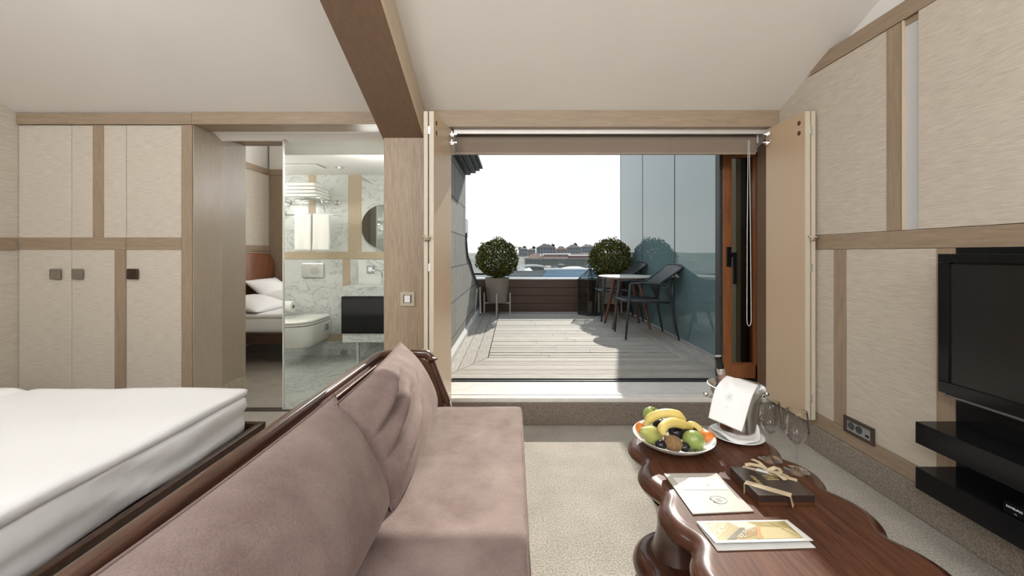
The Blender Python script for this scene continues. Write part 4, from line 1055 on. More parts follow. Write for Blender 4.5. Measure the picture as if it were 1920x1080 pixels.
build('top_rail', sweep(rail_pts, rr_prof(.044, .040, .015, oy=-.02)), walnut, parent=so, smooth='auto')
build('inner_bead', sweep([p for p in top_pts[:-2]], rr_prof(.012, .014, .005, ox=.032, oy=-.036)), walnut, parent=so, smooth='auto')
# cane panels
cane, n, l, b = new_mat('brown_cane_weave'); setb(b, [.2, .1, .05], .5)
t = n.new('ShaderNodeTexCoord'); mp = n.new('ShaderNodeMapping'); mp.inputs['Scale'].default_value = (75, 75, 75); mp.inputs['Rotation'].default_value = (.0, 0, .0); l.new(t.outputs['Object'], mp.inputs[0])
v_ = n.new('ShaderNodeTexVoronoi'); v_.inputs['Randomness'].default_value = .1; v_.inputs['Scale'].default_value = 1; l.new(mp.outputs[0], v_.inputs[0])
r = n.new('ShaderNodeValToRGB'); r.color_ramp.elements[0].position = .3; r.color_ramp.elements[0].color = (.010, .005, .003, 1); r.color_ramp.elements[1].position = .42; r.color_ramp.elements[1].color = (.13, .065, .035, 1)
l.new(v_.outputs['Distance'], r.inputs[0]); l.new(r.outputs[0], b.inputs['Base Color'])
pc = MB()
cpth = [(-.612, -.15), (-.612, .7), (-.609, 1.2), (-.604, 1.6)]+[(-.604+.075-.075*math.cos(math.pi/2*i/6), 1.80+.075*math.sin(math.pi/2*i/6)) for i in range(1, 7)]+[(-.45, 1.878)]
for i in range(len(cpth)-1):
    (x0_, y0_), (x1_, y1_) = cpth[i], cpth[i+1]
    pc.hexa([(x0_,y0_,.30),(x1_,y1_,.30),(x1_-.006,y1_+.004,.30),(x0_-.006,y0_+.004,.30),(x0_,y0_,ZR-.03),(x1_,y1_,ZR-.03),(x1_-.006,y1_+.004,ZR-.03),(x0_-.006,y0_+.004,ZR-.03)])
pc.prism([(-.45, .30), (-.31, .30), (-.335, ZS), (-.365, ZR-.14), (-.40, ZR-.05), (-.45, ZR-.035)], 'Y', 1.872, 1.880)
build('cane_panel', pc, cane, parent=so)
bp_ = MB()
opth = [(x-.006, y) for x, y in path]
for i in range(len(path)-1):
    (x0_, y0_), (x1_, y1_) = path[i], path[i+1]
    tt = Vector((x1_-x0_, y1_-y0_, 0)).normalized(); nn = Vector((-tt.y, tt.x, 0))*.012
    bp_.hexa([(x0_,y0_,.20),(x1_,y1_,.20),(x1_+nn.x,y1_+nn.y,.20),(x0_+nn.x,y0_+nn.y,.20),(x0_,y0_,ZR-.039),(x1_,y1_,ZR-.039),(x1_+nn.x,y1_+nn.y,ZR-.039),(x0_+nn.x,y0_+nn.y,ZR-.039)])
build('back_board', bp_, walnut, parent=so)
build('seat_frame', MB().box(-.628, .015, -.15, 1.86, .16, .235), walnut, parent=so, bevel=.008)
for (x, y) in ((-.58, -.08), (-.03, -.08), (-.58, 1.80), (-.03, 1.80)):
    build('leg', MB().lathe([(.018, 0), (.024, .159)], 14, (x, y, 0)), walnut, parent=so, smooth='auto')
def f_seat(v):
    if v.z > ZS-.05: v.z += .004*mnoise.noise(Vector((v.x*4, v.y*3, 0)))
    return tuple(v)
build('seat_cushion', rbox(-.598, .040, -.15, 1.845, .237, ZS, .022, .025, f_seat), suede, parent=so, smooth=True, weld=True)
# piping round the seat's top edge
sp_pts = [(-.59, 1.838, ZS-.008), (.0, 1.838, ZS-.008), (.024, 1.83, ZS-.008), (.033, 1.80, ZS-.008), (.033, -.14, ZS-.008)]
build('piping', MB().tube(sp_pts, .0035, 6), suede, parent=so, smooth=True)

def suede_cushion(W, Hh, T, seed, label, loc, rot):
    m = MB(); rn_ = seed
    def surf(side):
        def fn(u, v):
            a = u*2-1; b = v*2-1
            ex = (max(0, 1-abs(a)**3.0))**.55; ey = (max(0, 1-abs(b)**2.6))**.55
            t = T/2*ex*ey
            x = a*W/2*(1-.05*(1-b*b)*abs(a)**3); z = b*Hh/2*(1-.05*(1-a*a)*abs(b)**3)
            # sag: bottom fuller
            t *= 1+.12*(-b)
            w_ = 0
            if seed == 1:   # deep folds on the near lower part of the far cushion
                for (cx, cz, ln, dp, rt) in ((-.19, .060, .22, .034, .22), (-.19, .0, .22, .030, .28), (-.15, -.065, .20, .026, .35), (.03, .03, .12, .010, .4)):
                    dx, dz = x-cx, z-cz
                    p_ = dx*math.cos(rt)+dz*math.sin(rt); q_ = -dx*math.sin(rt)+dz*math.cos(rt)
                    w_ -= dp*math.exp(-(q_/.010)**2)*math.exp(-(p_/ln*1.6)**2)
                    w_ += dp*.6*math.exp(-((q_-.026)/.018)**2)*math.exp(-(p_/ln*1.6)**2)
                w_ += .004*math.sin(x*60+6*mnoise.noise(Vector((x*4, z*4, 0))))*max(0, b)**1.5
            n_ = mnoise.noise(Vector((x*4+seed*5, z*5, side*3)))*.009+mnoise.noise(Vector((x*11, z*6, seed)))*.003
            return (x, side*(t+(n_+(w_ if side < 0 else 0))*ex*ey), z)
        return fn
    m.grid(surf(1), 64, 48); m.grid(surf(-1), 64, 48)
    t = thing('sofa_cushion', label, 'cushion', loc, 0, 'mauve suede back cushions')
    t.rotation_euler = rot
    build('cover', m, suede, parent=t, smooth=True, weld=True)
    pts = []
    for i in range(100):
        q = i/100*4; k = int(q); f_ = q-k
        a, b = ((-1+2*f_, 1), (1, 1-2*f_), (1-2*f_, -1), (-1, -1+2*f_))[k]
        x = a*W/2*(1-.05*(1-b*b)*abs(a)**3); z = b*Hh/2*(1-.05*(1-a*a)*abs(b)**3)
        pts.append((x*1.004, 0, z*1.004))
    build('piping', MB().tube(pts, .0035, 6, closed=True), suede_seam, parent=t, smooth=True)
    return t
# local x runs along the sofa (+y world), local z up, local -y faces +x world
def cush_rot(lean, yaw): 
    return (Matrix.Rotation(math.radians(90+yaw), 4, 'Z') @ Matrix.Rotation(math.radians(lean), 4, 'X')).to_euler()
suede_cushion(.76, .335, .19, 1, 'mauve suede cushion creased against the far end of the sofa', (-.420, 1.455, H-.555), cush_rot(-27, 3))
suede_cushion(.78, .345, .21, 2, 'large mauve suede cushion nearest the camera on the sofa', (-.445, .745, H-.557), cush_rot(-27, -2))

# ================================================================== COFFEE TABLE
ZTB = H-.78
ct = thing('coffee_table', 'dark mahogany coffee table with scalloped rolled edge on a scalloped base', 'table', (0.77, 1.1, 0))
def arc_path(pts):
    """pts: list of ((x,y), sagitta for the arc to the next point), counter-clockwise, bulging outwards"""
    o = []
    n = len(pts)
    for i in range(n):
        (p, s), (q, _) = pts[i], pts[(i+1) % n]
        p = Vector(p); q = Vector(q); d = q-p; L_ = d.length; nrm = Vector((d.y, -d.x))/L_
        R = (L_*L_/4+s*s)/(2*s); c = (p+q)/2-nrm*(R-s)
        a0 = math.atan2(p.y-c.y, p.x-c.x); a1 = math.atan2(q.y-c.y, q.x-c.x)
        while a1 < a0: a1 += 2*math.pi
        k = max(6, int((a1-a0)*R/.010))
        for j in range(k): 
            a = a0+(a1-a0)*j/k; o.append(Vector((c.x+R*math.cos(a), c.y+R*math.sin(a))))
    for _ in range(5):
        m = len(o); o = [(o[i-1]+o[i]*2+o[(i+1) % m])/4 for i in range(m)]
    return o
def slab_lobed(outline, rings, org):
    m = MB(); n = len(outline)
    nr = []
    for i in range(n):
        t = (outline[(i+1) % n]-outline[i-1]).normalized(); nr.append(Vector((t.y, -t.x)))
    # smooth normals so that insets stay regular in the notches
    for _ in range(6): nr = [((nr[i-1]+nr[i]*2+nr[(i+1) % n])/4).normalized() for i in range(n)]
    vs = []; fs = []
    for ins, z in rings:
        for i in range(n):
            p = outline[i]-nr[i]*ins; vs.append((p.x-org[0], p.y-org[1], z))
    for k in range(len(rings)-1):
        for i in range(n):
            j = (i+1) % n; fs.append((k*n+i, k*n+j, (k+1)*n+j, (k+1)*n+i))
    fs.append(tuple(range(n-1, -1, -1))); fs.append(tuple((len(rings)-1)*n+i for i in range(n)))
    return m.add(vs, fs)
L_ = [(.50, 1.531), (.485, 1.309), (.492, 1.089), (.49, .87), (.49, .65)]
R_ = [(1.04, .67), (1.04, .89), (1.046, 1.114), (1.049, 1.336), (1.036, 1.548)]
lp = []
for p in R_[:-1]: lp.append((p, .050))
lp.append((R_[-1], .105)); lp.append(((.905, 1.765), .055)); lp.append(((.665, 1.775), .105))
for p in L_[:-1]: lp.append((p, .048))
lp.append((L_[-1], .09)); lp.append(((.66, .44), .05)); lp.append(((.88, .44), .09))
outl = arc_path(lp)
z = ZTB
rings_top = [(.10, z-.070), (.05, z-.068), (.022, z-.060), (.007, z-.049), (0, z-.036), (.004, z-.023), (.013, z-.012), (.026, z-.004), (.040, z-.0008), (.058, z)]
ttop = slab_lobed(outl, rings_top, (.77, 1.1))
no_ = len(outl); ttop.m = [1 if i >= 8*no_ else 0 for i in range(len(ttop.m)-2)]+[0, 1]
build('tabletop', ttop, [mahog, mahog_top], parent=ct, smooth='auto')
Lb = [(.435, 1.286), (.43, 1.06), (.43, .84), (.43, .62)]
Rb = [(1.10, .62), (1.10, .84), (1.10, 1.06), (1.10, 1.286)]
lp = [(p, .05) for p in Rb[:-1]]+[(Rb[-1], .10), ((.90, 1.50), .05), ((.63, 1.50), .11)]+[(p, .05) for p in Lb[:-1]]+[(Lb[-1], .08), ((.63, .45), .05), ((.90, .45), .08)]
outb = arc_path(lp); zb = H-1.025
rings_b = [(.05, .012), (.02, .018), (.004, .032), (0, .047), (.005, .066), (.018, .082), (.034, zb-.0012), (.05, zb)]
build('base', slab_lobed(outb, rings_b, (.77, 1.1)), mahog, parent=ct, smooth='auto')
for (x, y) in ((.555, 1.375), (.60, 1.12), (.57, .80), (.96, 1.375), (.93, 1.12), (.96, .80)):
    prof = []
    for i in range(15):
        f_ = i/14; zz = zb-.004+(ZTB-.064-zb)*f_; rr_ = .048+.034*(1-f_)**2.4+.03*f_**3; prof.append((rr_, zz))
    build('pedestal', MB().lathe(prof, 28, (x-.77, y-1.1, 0)), mahog_rim, parent=ct, smooth='auto')
# ================================================================== ON THE COFFEE TABLE
ZT2 = ZTB+.0005
# fruit bowl
BX, BY = .640, 1.605
fb = tag(build('fruit_bowl', MB().lathe([(.0, 0), (.062, 0), (.066, .004), (.10, .018), (.135, .036), (.152, .052), (.155, .055), (.151, .055), (.130, .040), (.095, .023), (.06, .010), (.0, .008)], 72, cap=False), china, loc=(BX, BY, ZT2), smooth='auto'), 'white china bowl piled with fruit on the far left lobe of the coffee table', 'bowl')
apple_m = textured('green_apple_skin', [.21, .29, .055], [.36, .43, .14], nscale=9, rough=.3, coat=.3)
pear_m = textured('yellow_green_pear_skin', [.40, .43, .11], [.54, .54, .19], nscale=9, rough=.4, coat=.1)
ban_m = textured('banana_peel', [.68, .50, .11], [.80, .67, .27], scale=(1, 1, 1), nscale=8, rough=.45)
ban_tip = plain('banana_tip', [.16, .10, .03], .8)
kiwi_m = textured('kiwi_fuzz', [.19, .105, .045], [.31, .19, .09], nscale=90, rough=.95, bump=.6)
plum_m = plain('dark_plum_skin', [.010, .009, .016], .18)
orange_m = textured('orange_peel', [.62, .17, .02], [.74, .24, .04], nscale=120, rough=.42, bump=.3, bdist=.001)
stem_m = plain('fruit_stem', [.10, .06, .03], .8)
def apple(loc, r, rot, label, grp=None):
    prof = []
    for i in range(19):
        t = math.pi*i/18; rr = r*math.sin(t)*(1+.05*math.cos(t)); z = -r*.93*math.cos(t)
        if i < 3: z += .30*r*(1-i/3)**1.5
        if i > 15: z -= .42*r*((i-15)/3)**1.5
        prof.append((max(rr, 0.0001), z))
    t_ = thing('green_apple', label, 'apple', loc, 0, grp); t_.rotation_euler = rot
    build('flesh', MB().lathe(prof, 32, cap=False), apple_m, parent=t_, smooth=True)
    build('stem', MB().tube([(0, 0, r*.50), (.002, 0, r*.8), (.005, 0, r*1.02)], .0014, 6), stem_m, parent=t_, smooth=True)
def W3(px, py, d): return atd(px, py, d)
apple(W3(1300, 826.5, 1.545), .0415, (2.5, .35, .2), 'green apple at the front right of the fruit bowl')
apple(W3(1222, 778, 1.70), .036, (.3, .2, 0), 'green apple at the back left of the bowl behind a banana')
pr = []
for r, z in ((.0001, -.043), (.018, -.042), (.029, -.035), (.0350, -.02), (.0350, -.004), (.030, .014), (.0225, .032), (.0175, .046), (.0135, .056), (.006, .062), (.0001, .061)): pr.append((r, z))
pe = thing('pear', 'yellow-green pear lying at the front left of the fruit bowl', 'pear', W3(1221, 815, 1.565), 0); pe.rotation_euler = (.30, -1.05, .2)
build('flesh', MB().lathe(pr, 32, cap=False), pear_m, parent=pe, smooth=True)
build('stem', MB().tube([(0, 0, .052), (.002, .001, .064)], .0015, 6), stem_m, parent=pe)
def ell(name, loc, r, m, rot, label, cat, grp=None, sub=None):
    prof = [(max(1e-4, math.sin(math.pi*i/16)), -math.cos(math.pi*i/16)) for i in range(17)]
    mb = MB().lathe(prof, 28, cap=False); mb.v = [(v[0]*r[0], v[1]*r[1], v[2]*r[2]) for v in mb.v]
    o = build(name, mb, m, loc=loc, rot=rot, smooth=True); tag(o, label, cat, grp)
    return o
kw = thing('kiwi', 'brown kiwi at the front of the fruit bowl beside the green apple', 'kiwi', W3(1262, 831.5, 1.52), 0); kw.rotation_euler = (0, .35, .2)
km = MB().lathe([(max(1e-4, math.sin(math.pi*i/16)), -math.cos(math.pi*i/16)) for i in range(17)], 28, cap=False); km.v = [(v[2]*.038, v[1]*.030, v[0]*.030) for v in km.v]
build('flesh', km, kiwi_m, parent=kw, smooth=True)
build('blossom_end', MB().prism([(.005*math.cos(t*math.pi/5), .005*math.sin(t*math.pi/5)) for t in range(10)], 'X', .036, .0395), stem_m, parent=kw)
ell('orange', W3(1327, 823, 1.60), (.033, .033, .033), orange_m, (0, 0, 0), 'orange at the right rim of the fruit bowl', 'orange')
ell('orange', W3(1203, 803, 1.665), (.026, .026, .026), orange_m, (0, 0, 0), 'small orange at the left rim of the fruit bowl under a banana', 'orange')
ell('dark_plum', W3(1269, 812, 1.585), (.034, .028, .026), plum_m, (0, .2, .4), 'glossy dark plum under the curve of the front banana', 'plum', 'dark plums in the bowl')
ell('dark_plum', W3(1239, 834, 1.515), (.022, .02, .018), plum_m, (0, 0, 0), 'dark plum low in the bowl between pear and kiwi', 'plum', 'dark plums in the bowl')
ell('dark_plum', W3(1283, 838, 1.52), (.022, .022, .017), plum_m, (0, 0, 0), 'dark plum low in the bowl between kiwi and green apple', 'plum', 'dark plums in the bowl')
ell('dark_plum', W3(1240, 799, 1.64), (.035, .03, .028), plum_m, (0, 0, 0), 'dark plum under the rear banana', 'plum', 'dark plums in the bowl')
ell('dark_plum', W3(1295, 812, 1.64), (.032, .03, .027), plum_m, (0, 0, 0), 'dark plum behind the green apple in the bowl', 'plum', 'dark plums in the bowl')
def banana(pts, r, label):
    # smooth the control points
    P = [Vector(p) for p in pts]; o = []
    n = len(P)
    for i in range(n-1):
        p0, p1, p2, p3 = P[max(i-1, 0)], P[i], P[i+1], P[min(i+2, n-1)]
        for k in range(6):
            t = k/6; o.append(.5*((2*p1)+(p2-p0)*t+(2*p0-5*p1+4*p2-p3)*t*t+(3*p1-p0-3*p2+p3)*t*t*t))
    o.append(P[-1]); m = len(o)
    rs = []
    for i in range(m):
        f_ = i/(m-1); q = r*min(1, .38+3.2*f_)*min(1, .30+3.4*(1-f_)); rs.append(q)
    c = sum(o, Vector())/m
    t = thing('banana', label, 'banana', c, 0, 'bananas in the bowl')
    build('peel', MB().tube([p-c for p in o], rs, 8), ban_m, parent=t, smooth=True)
    e = o[-1]-c; d_ = (o[-1]-o[-2]).normalized()
    build('tip', MB().tube([e-d_*.002, e+d_*.006], [r*.30, r*.2], 8), ban_tip, parent=t)
    e = o[0]-c; d_ = (o[0]-o[1]).normalized()
    build('stalk', MB().tube([e-d_*.002, e+d_*.010], [r*.36, r*.28], 8), ban_tip, parent=t)
banana([W3(1210, 799, 1.63), W3(1219, 785, 1.625), W3(1235, 777, 1.62), W3(1254, 775, 1.62), W3(1272, 779, 1.62), W3(1285, 788, 1.62)], .0185, 'banana arching over the back of the fruit bowl')
banana([W3(1246, 816, 1.50), W3(1242, 805, 1.51), W3(1248, 796, 1.53), W3(1262, 792, 1.55), W3(1280, 796, 1.57), W3(1298, 802, 1.60)], .0185, 'strongly curved banana in front of the others, arching over a plum')
banana([W3(1286, 798, 1.66), W3(1298, 797, 1.655), W3(1308, 803, 1.65), W3(1319, 813, 1.64)], .016, 'banana at the right side of the bowl, mostly behind the front one')

# saucer, cloth, bucket ----------------------------------------------------------
KX, KY = .945, 1.700
tag(build('serving_plate', MB().lathe([(.0, 0), (.07, 0), (.075, .003), (.102, .012), (.106, .0145), (.102, .0155), (.075, .0065), (.0, .005)], 64, cap=False), china, loc=(KX, KY, ZT2), smooth='auto'), 'white plate under the wine cooler', 'plate')
ib = thing('ice_bucket', 'polished steel wine cooler with flared rim and two knob handles', 'ice bucket', (KX, KY, ZT2+.0105))
bh = .208
build('body', MB().lathe([(.0, 0), (.066, 0), (.070, .004), (.074, .05), (.080, .11), (.087, .16), (.098, .19), (.110, bh), (.1115, bh+.001), (.108, bh+.0015), (.095, .190), (.084, .16), (.077, .11), (.071, .05), (.067, .008), (.0, .006)], 64, cap=False), plain('satin_silver', [.86, .85, .83], .2, metal=1), parent=ib, smooth='auto')
for sg in (-1, 1):
    build('handle', MB().tube([(sg*.085, 0, .165), (sg*.11, 0, .160), (sg*.122, 0, .168)], [.006, .006, .008], 10).lathe([(.0001, -.012), (.010, -.008), (.0135, 0), (.010, .008), (.0001, .012)], 14, (sg*.128, 0, .172), cap=False), chrome, parent=ib, smooth=True)
rn = random.Random(5)
k = 0
for (dx, dy, dz) in ((-.065, -.02, .185), (-.040, -.055, .19), (-.03, -.01, .205), (-.072, .02, .19), (-.045, .03, .205), (.0, -.05, .195), (.03, -.045, .20), (-.01, .05, .195)):
    s = .016
    o = build('ice_cube', MB().box(-s, s, -s, s, -s, s), ice_m, loc=(KX+dx, KY+dy, ZT2+dz), rot=(rn.random()*3, rn.random()*3, rn.random()*3), bevel=.004)
    tag(o, 'clear ice cube in the mouth of the wine cooler', 'ice cube', 'ice cubes in the wine cooler')
# bottle leaning out of the bucket
bo = thing('wine_bottle', 'rose wine bottle with black and silver foil standing in the wine cooler', 'bottle', (KX-.006, KY+.020, ZT2+.03)); bo.rotation_euler = (0, math.radians(-11), 0)
build('glass', MB().lathe([(.001, 0), (.034, 0), (.0365, .005), (.0365, .15), (.034, .175), (.022, .20), (.0155, .225), (.0145, .262)], 32), plain('rose_bottle_glass', [.33, .20, .17], .12), parent=bo, smooth='auto')
build('foil_collar', MB().lathe([(.0155, .255), (.0157, .262), (.0157, .280), (.0155, .2805)], 28), plain('silver_foil', [.75, .75, .74], .25, metal=.8), parent=bo, smooth='auto')
build('foil_cap', MB().lathe([(.0152, .2806), (.0152, .322), (.0158, .323), (.0158, .335), (.0145, .338), (.0001, .338)], 28), plain('black_foil', [.015, .014, .014], .15, metal=.3), parent=bo, smooth='auto')
bo.scale = (1, 1, .93)
# draped napkin over the rim (front panel, ridge, back panel)
P = {}
rl, rr_ = atd(1363, 704, 1.665), atd(1423, 722, 1.615)
wl_, wr_ = atd(1340, 731, 1.590), atd(1411, 741, 1.545)
fl2, fr2 = atd(1328, 783, 1.575), atd(1391, 810, 1.515)
bl2, br2 = atd(1378, 752, 1.73), atd(1411, 787, 1.69)
cols = [[rl+(bl2-rl)*1.0, rl, wl_, fl2], [rr_+(br2-rr_)*1.0, rr_, wr_, fr2]]
def catm(Pp, t):
    n = len(Pp)-1; s_ = min(int(t*n), n-1); f_ = t*n-s_
    p0, p1, p2, p3 = Pp[max(s_-1, 0)], Pp[s_], Pp[s_+1], Pp[min(s_+2, n)]
    return .5*((2*p1)+(p2-p0)*f_+(2*p0-5*p1+4*p2-p3)*f_*f_+(3*p1-p0-3*p2+p3)*f_**3)
def nap(u, v):
    a = cols[0][0:]; b = cols[1]
    def seg(c, t):   # piecewise nearly straight with tight bends
        n = 3; s_ = min(int(t*n), n-1); f_ = t*n-s_
        lin = c[s_].lerp(c[s_+1], f_); return lin.lerp(catm(c, t), .45)
    p = seg(a, v).lerp(seg(b, v), u)
    nn = Vector((0, -1, .2)).normalized()
    return tuple(p+nn*(.004*mnoise.noise(Vector((u*3, v*4, 0)))+.006*math.sin(u*math.pi)*(v > .5)))
nk = thing('draped_napkin', 'white monogrammed napkin draped over the wine cooler', 'napkin', (0, 0, 0))
o = build('cloth', MB().grid(nap, 24, 48), napkin_cloth, parent=nk, smooth=True)
s = o.modifiers.new('t', 'SOLIDIFY'); s.thickness = .0028
# grey monogram ring and marks
gm_ = plain('grey_embroidery', [.48, .48, .49], .8)
mono = MB()
cu, cv = .40, .72
def on(u, v, off=.0035):
    p = Vector(nap(u, v)); q = Vector(nap(u+.02, v)); r_ = Vector(nap(u, v+.02)); nn = (q-p).cross(r_-p).normalized()
    if nn.y > 0: nn = -nn
    return p+nn*off
mono.tube([on(cu+.075*math.cos(t), cv+.035*math.sin(t)) for t in [k*math.pi/10 for k in range(20)]], .0005, 4, closed=True)
mono.tube([on(cu-.03, cv-.02), on(cu+.03, cv+.02)], .0005, 4).tube([on(cu+.03, cv-.02), on(cu-.03, cv+.02)], .0005, 4).tube([on(cu-.05, cv), on(cu+.05, cv)], .0004, 4)
mono.tube([on(cu-.005, cv+.10), on(cu+.01, cv+.11)], .0010, 5)
build('monogram', mono, gm_, parent=nk)
# folded cloth under the bucket
def foldc(u, v):
    a = u*2*math.pi; r = .071+.021*v*(1+.35*math.sin(a*3+1)+.22*math.sin(a*5))
    lift = .010*math.sin(v*math.pi)+.006*v*(1+math.sin(a*4))+.022*v*(max(0, math.cos(a-.25))**6+max(0, math.cos(a-2.6))**6)
    return (KX+r*math.cos(a), KY+r*math.sin(a), ZT2+.0125+lift*(.6+.4*math.sin(a*2+.5)))
o = build('folded_cloth', MB().grid(foldc, 72, 10), napkin_cloth, smooth=True, weld=True)
s = o.modifiers.new('t', 'SOLIDIFY'); s.thickness = .0035; s.offset = 1
# peak of cloth at the right
tag(o, 'white folded cloth bunched on the plate around the foot of the wine cooler', 'cloth')

# wine glasses -------------------------------------------------------------------
gp = [(.0001, 0), (.038, 0), (.0400, .0008), (.0395, .0018), (.020, .0035), (.009, .008), (.0045, .018), (.0036, .04), (.0034, .075), (.0045, .095), (.012, .103), (.024, .114), (.034, .132), (.0385, .150), (.0385, .165), (.0355, .190), (.0315, .219),
      (.0308, .2195), (.0303, .219), (.0343, .190), (.0373, .165), (.0373, .150), (.0328, .133), (.023, .1155), (.011, .1055), (.0001, .103)]
g1 = build('wine_glass', MB().lathe(gp, 56, cap=False), crystal, loc=(.970, 1.512, ZT2), smooth=True)
tag(g1, 'empty clear wine glass beside the wine cooler, the one farther from the camera', 'wine glass', 'wine glasses on the coffee table')
g2 = g1.copy(); COL.objects.link(g2); g2.location = (1.0127, 1.430, ZT2); g2['label'] = 'empty clear wine glass behind the ribboned box, nearer the camera'

# folder --------------------------------------------------------------------------
paper_w = plain('white_paper', [.74, .74, .72], .3); paper_g = plain('greige_card', [.52, .49, .44], .25, coat=.3)
ink = plain('grey_ink', [.20, .19, .18], .5); ink2 = plain('light_grey_ink', [.42, .40, .38], .5)
fo = thing('paper_folder', 'white stationery folder with a tower drawing and an oval emblem', 'folder', (.625, 1.302, ZT2), 0)
def quad(mb, p, z0, z1, mi=0): return mb.hexa([(x, y, z0) for x, y in p]+[(x, y, z1) for x, y in p], mi)
pf = [(-.0915, -.110), (.098, -.097), (.092, .109), (-.095, .108)]
build('cover', quad(MB(), pf, .0028, .0042), paper_g, parent=fo)
build('inner_sheets', quad(MB(), [(x*.985, y*.985) for x, y in pf], .0004, .0026), paper_w, parent=fo)
# emblem
em = MB()
cx, cy = .018, -.045
em.tube([(cx+.026*math.cos(t), cy+.019*math.sin(t), .0046) for t in [k*math.pi/16-1.7 for k in range(26)]], .0005, 4)
for (a, b_, w) in (((-.022, -.010), (-.004, -.020), .003), ((-.022, .004), (-.012, -.012), .003), ((-.024, .0), (-.018, .012), .003)):
    em.tube([(cx+a[0], cy+a[1], .0046), (cx+b_[0], cy+b_[1], .0046)], w*.4, 4)
for k in range(2): em.tube([(cx-.006, cy+.004-k*.009, .0046), (cx+.010, cy+.004-k*.009, .0046)], .0007, 4)
build('emblem', em, ink, parent=fo)
# drawing of a round tower peeking out under the card
tw = MB(); quad(tw, [(-.012, -.022), (.018, -.022), (.028, -.010), (-.016, -.010)], .0042, .0045)
build('tower_drawing', tw, ink2, parent=fo)
pc_ = thing('postcard', 'white card with a tower picture lying on the folder', 'card', (.626, 1.345, ZT2+.0046))
cp_ = [(-.0715, -.0345), (.080, -.0325), (.076, .038), (-.075, .036)]
build('card', quad(MB(), cp_, 0, .0009), paper_w, parent=pc_)
build('printed_field', quad(MB(), [(.003, -.026), (.070, -.025), (.066, .030), (.001, .029)], .0009, .0011), plain('printed_cream', [.72, .66, .56], .3), parent=pc_)
tg = MB(); quad(tg, [(.002, -.012), (.014, -.016), (.030, -.010), (.040, .006), (.042, .028), (.001, .028)], .0011, .0013)
build('tower_print', tg, textured('tower_grey_print', [.16, .16, .14], [.42, .41, .37], scale=(1, 1, 1), nscale=160, rough=.4), parent=pc_)

# brochure -----------------------------------------------------------------------
br_ = thing('brochure', 'white folded brochure with a golden interior picture and a line of dark lettering', 'brochure', (.667, 1.110, ZT2))
pb = [(-.131, -.050), (.134, -.041), (.128, .052), (-.139, .046)]
build('lower_leaf', quad(MB(), [(-.133, -.063), (.132, -.052), (.128, .050), (-.139, .044)], .0004, .0020), paper_w, parent=br_)
def sk(u, v, z):   # brochure uv -> local
    a = Vector(pb[0]).lerp(Vector(pb[1]), u); b = Vector(pb[3]).lerp(Vector(pb[2]), u); p = a.lerp(b, v)
    return (p.x, p.y, z+.007*(1-v))
ul = MB(); z0, z1 = .0042, .0056
ul.hexa([sk(0,0,z0), sk(1,0,z0), sk(1,1,z0-.001), sk(0,1,z0-.001), sk(0,0,z1), sk(1,0,z1), sk(1,1,z1), sk(0,1,z1)])
build('upper_leaf', ul, paper_w, parent=br_)
def patch(pts, name, m, lift=.0002):
    n = len(pts); mb = MB(); mb.add([sk(u, v, z1+lift) for u, v in pts], [tuple(range(n))]); 
    return build(name, mb, m, parent=br_)
gold = textured('gold_print', [.26, .20, .06], [.34, .27, .10], nscale=40, rough=.3)
patch([(.05,.10),(.93,.10),(.95,.93),(.05,.93)], 'picture_ground', gold)
patch([(.05,.20),(.26,.62),(.32,.93),(.05,.93)], 'picture_stone_wall', textured('stone_print', [.20,.16,.07], [.55,.46,.24], nscale=170, rough=.3, lo=.42, hi=.58), .0004)
patch([(.34,.93),(.52,.93),(.60,.70),(.50,.42),(.40,.60)], 'picture_pale_wall', plain('pale_print', [.52,.48,.36], .3), .0004)
patch([(.60,.68),(.90,.58),(.93,.12),(.52,.12)], 'picture_floor', plain('cream_print', [.46,.38,.19], .3), .0004)
st = MB()
for k in range(9):
    u0 = .30+.028*k; v0 = .12+.055*k
    st.add([sk(u0, .12+.03*k, z1+.0007), sk(u0+.014, .12+.03*k, z1+.0007), sk(u0+.040+.005*k, .42+.035*k, z1+.0007), sk(u0+.020+.005*k, .42+.035*k, z1+.0007)], [(0, 1, 2, 3)])
build('picture_stair_treads', st, plain('brown_print', [.30, .16, .05], .3), parent=br_)
patch([(.14,.12),(.22,.12),(.45,.62),(.40,.64)], 'picture_banister', plain('dark_print', [.10,.085,.05], .3), .0009)
patch([(.46,.12),(.50,.12),(.62,.68),(.59,.70)], 'picture_handrail', plain('orange_print', [.48,.24,.07], .3), .0009)
patch([(.22,.16),(.36,.20),(.46,.52),(.42,.60),(.34,.42)], 'picture_railing', textured('railing_print', [.06,.055,.04], [.50,.42,.22], nscale=300, rough=.3, lo=.45, hi=.55), .0008)
lt = MB()
rn = random.Random(2)
for k in range(13):    # small slanted line of script-like strokes
    u = .775+.0085*k+.0; v = .80-.050*k
    if k == 4: continue
    lt.tube([sk(u, v, z1+.001), sk(u+.010, v+.02*rn.choice((-1, 1)), z1+.001), sk(u+.004, v-.02, z1+.001)], .0006, 4)
build('lettering', lt, ink, parent=br_)

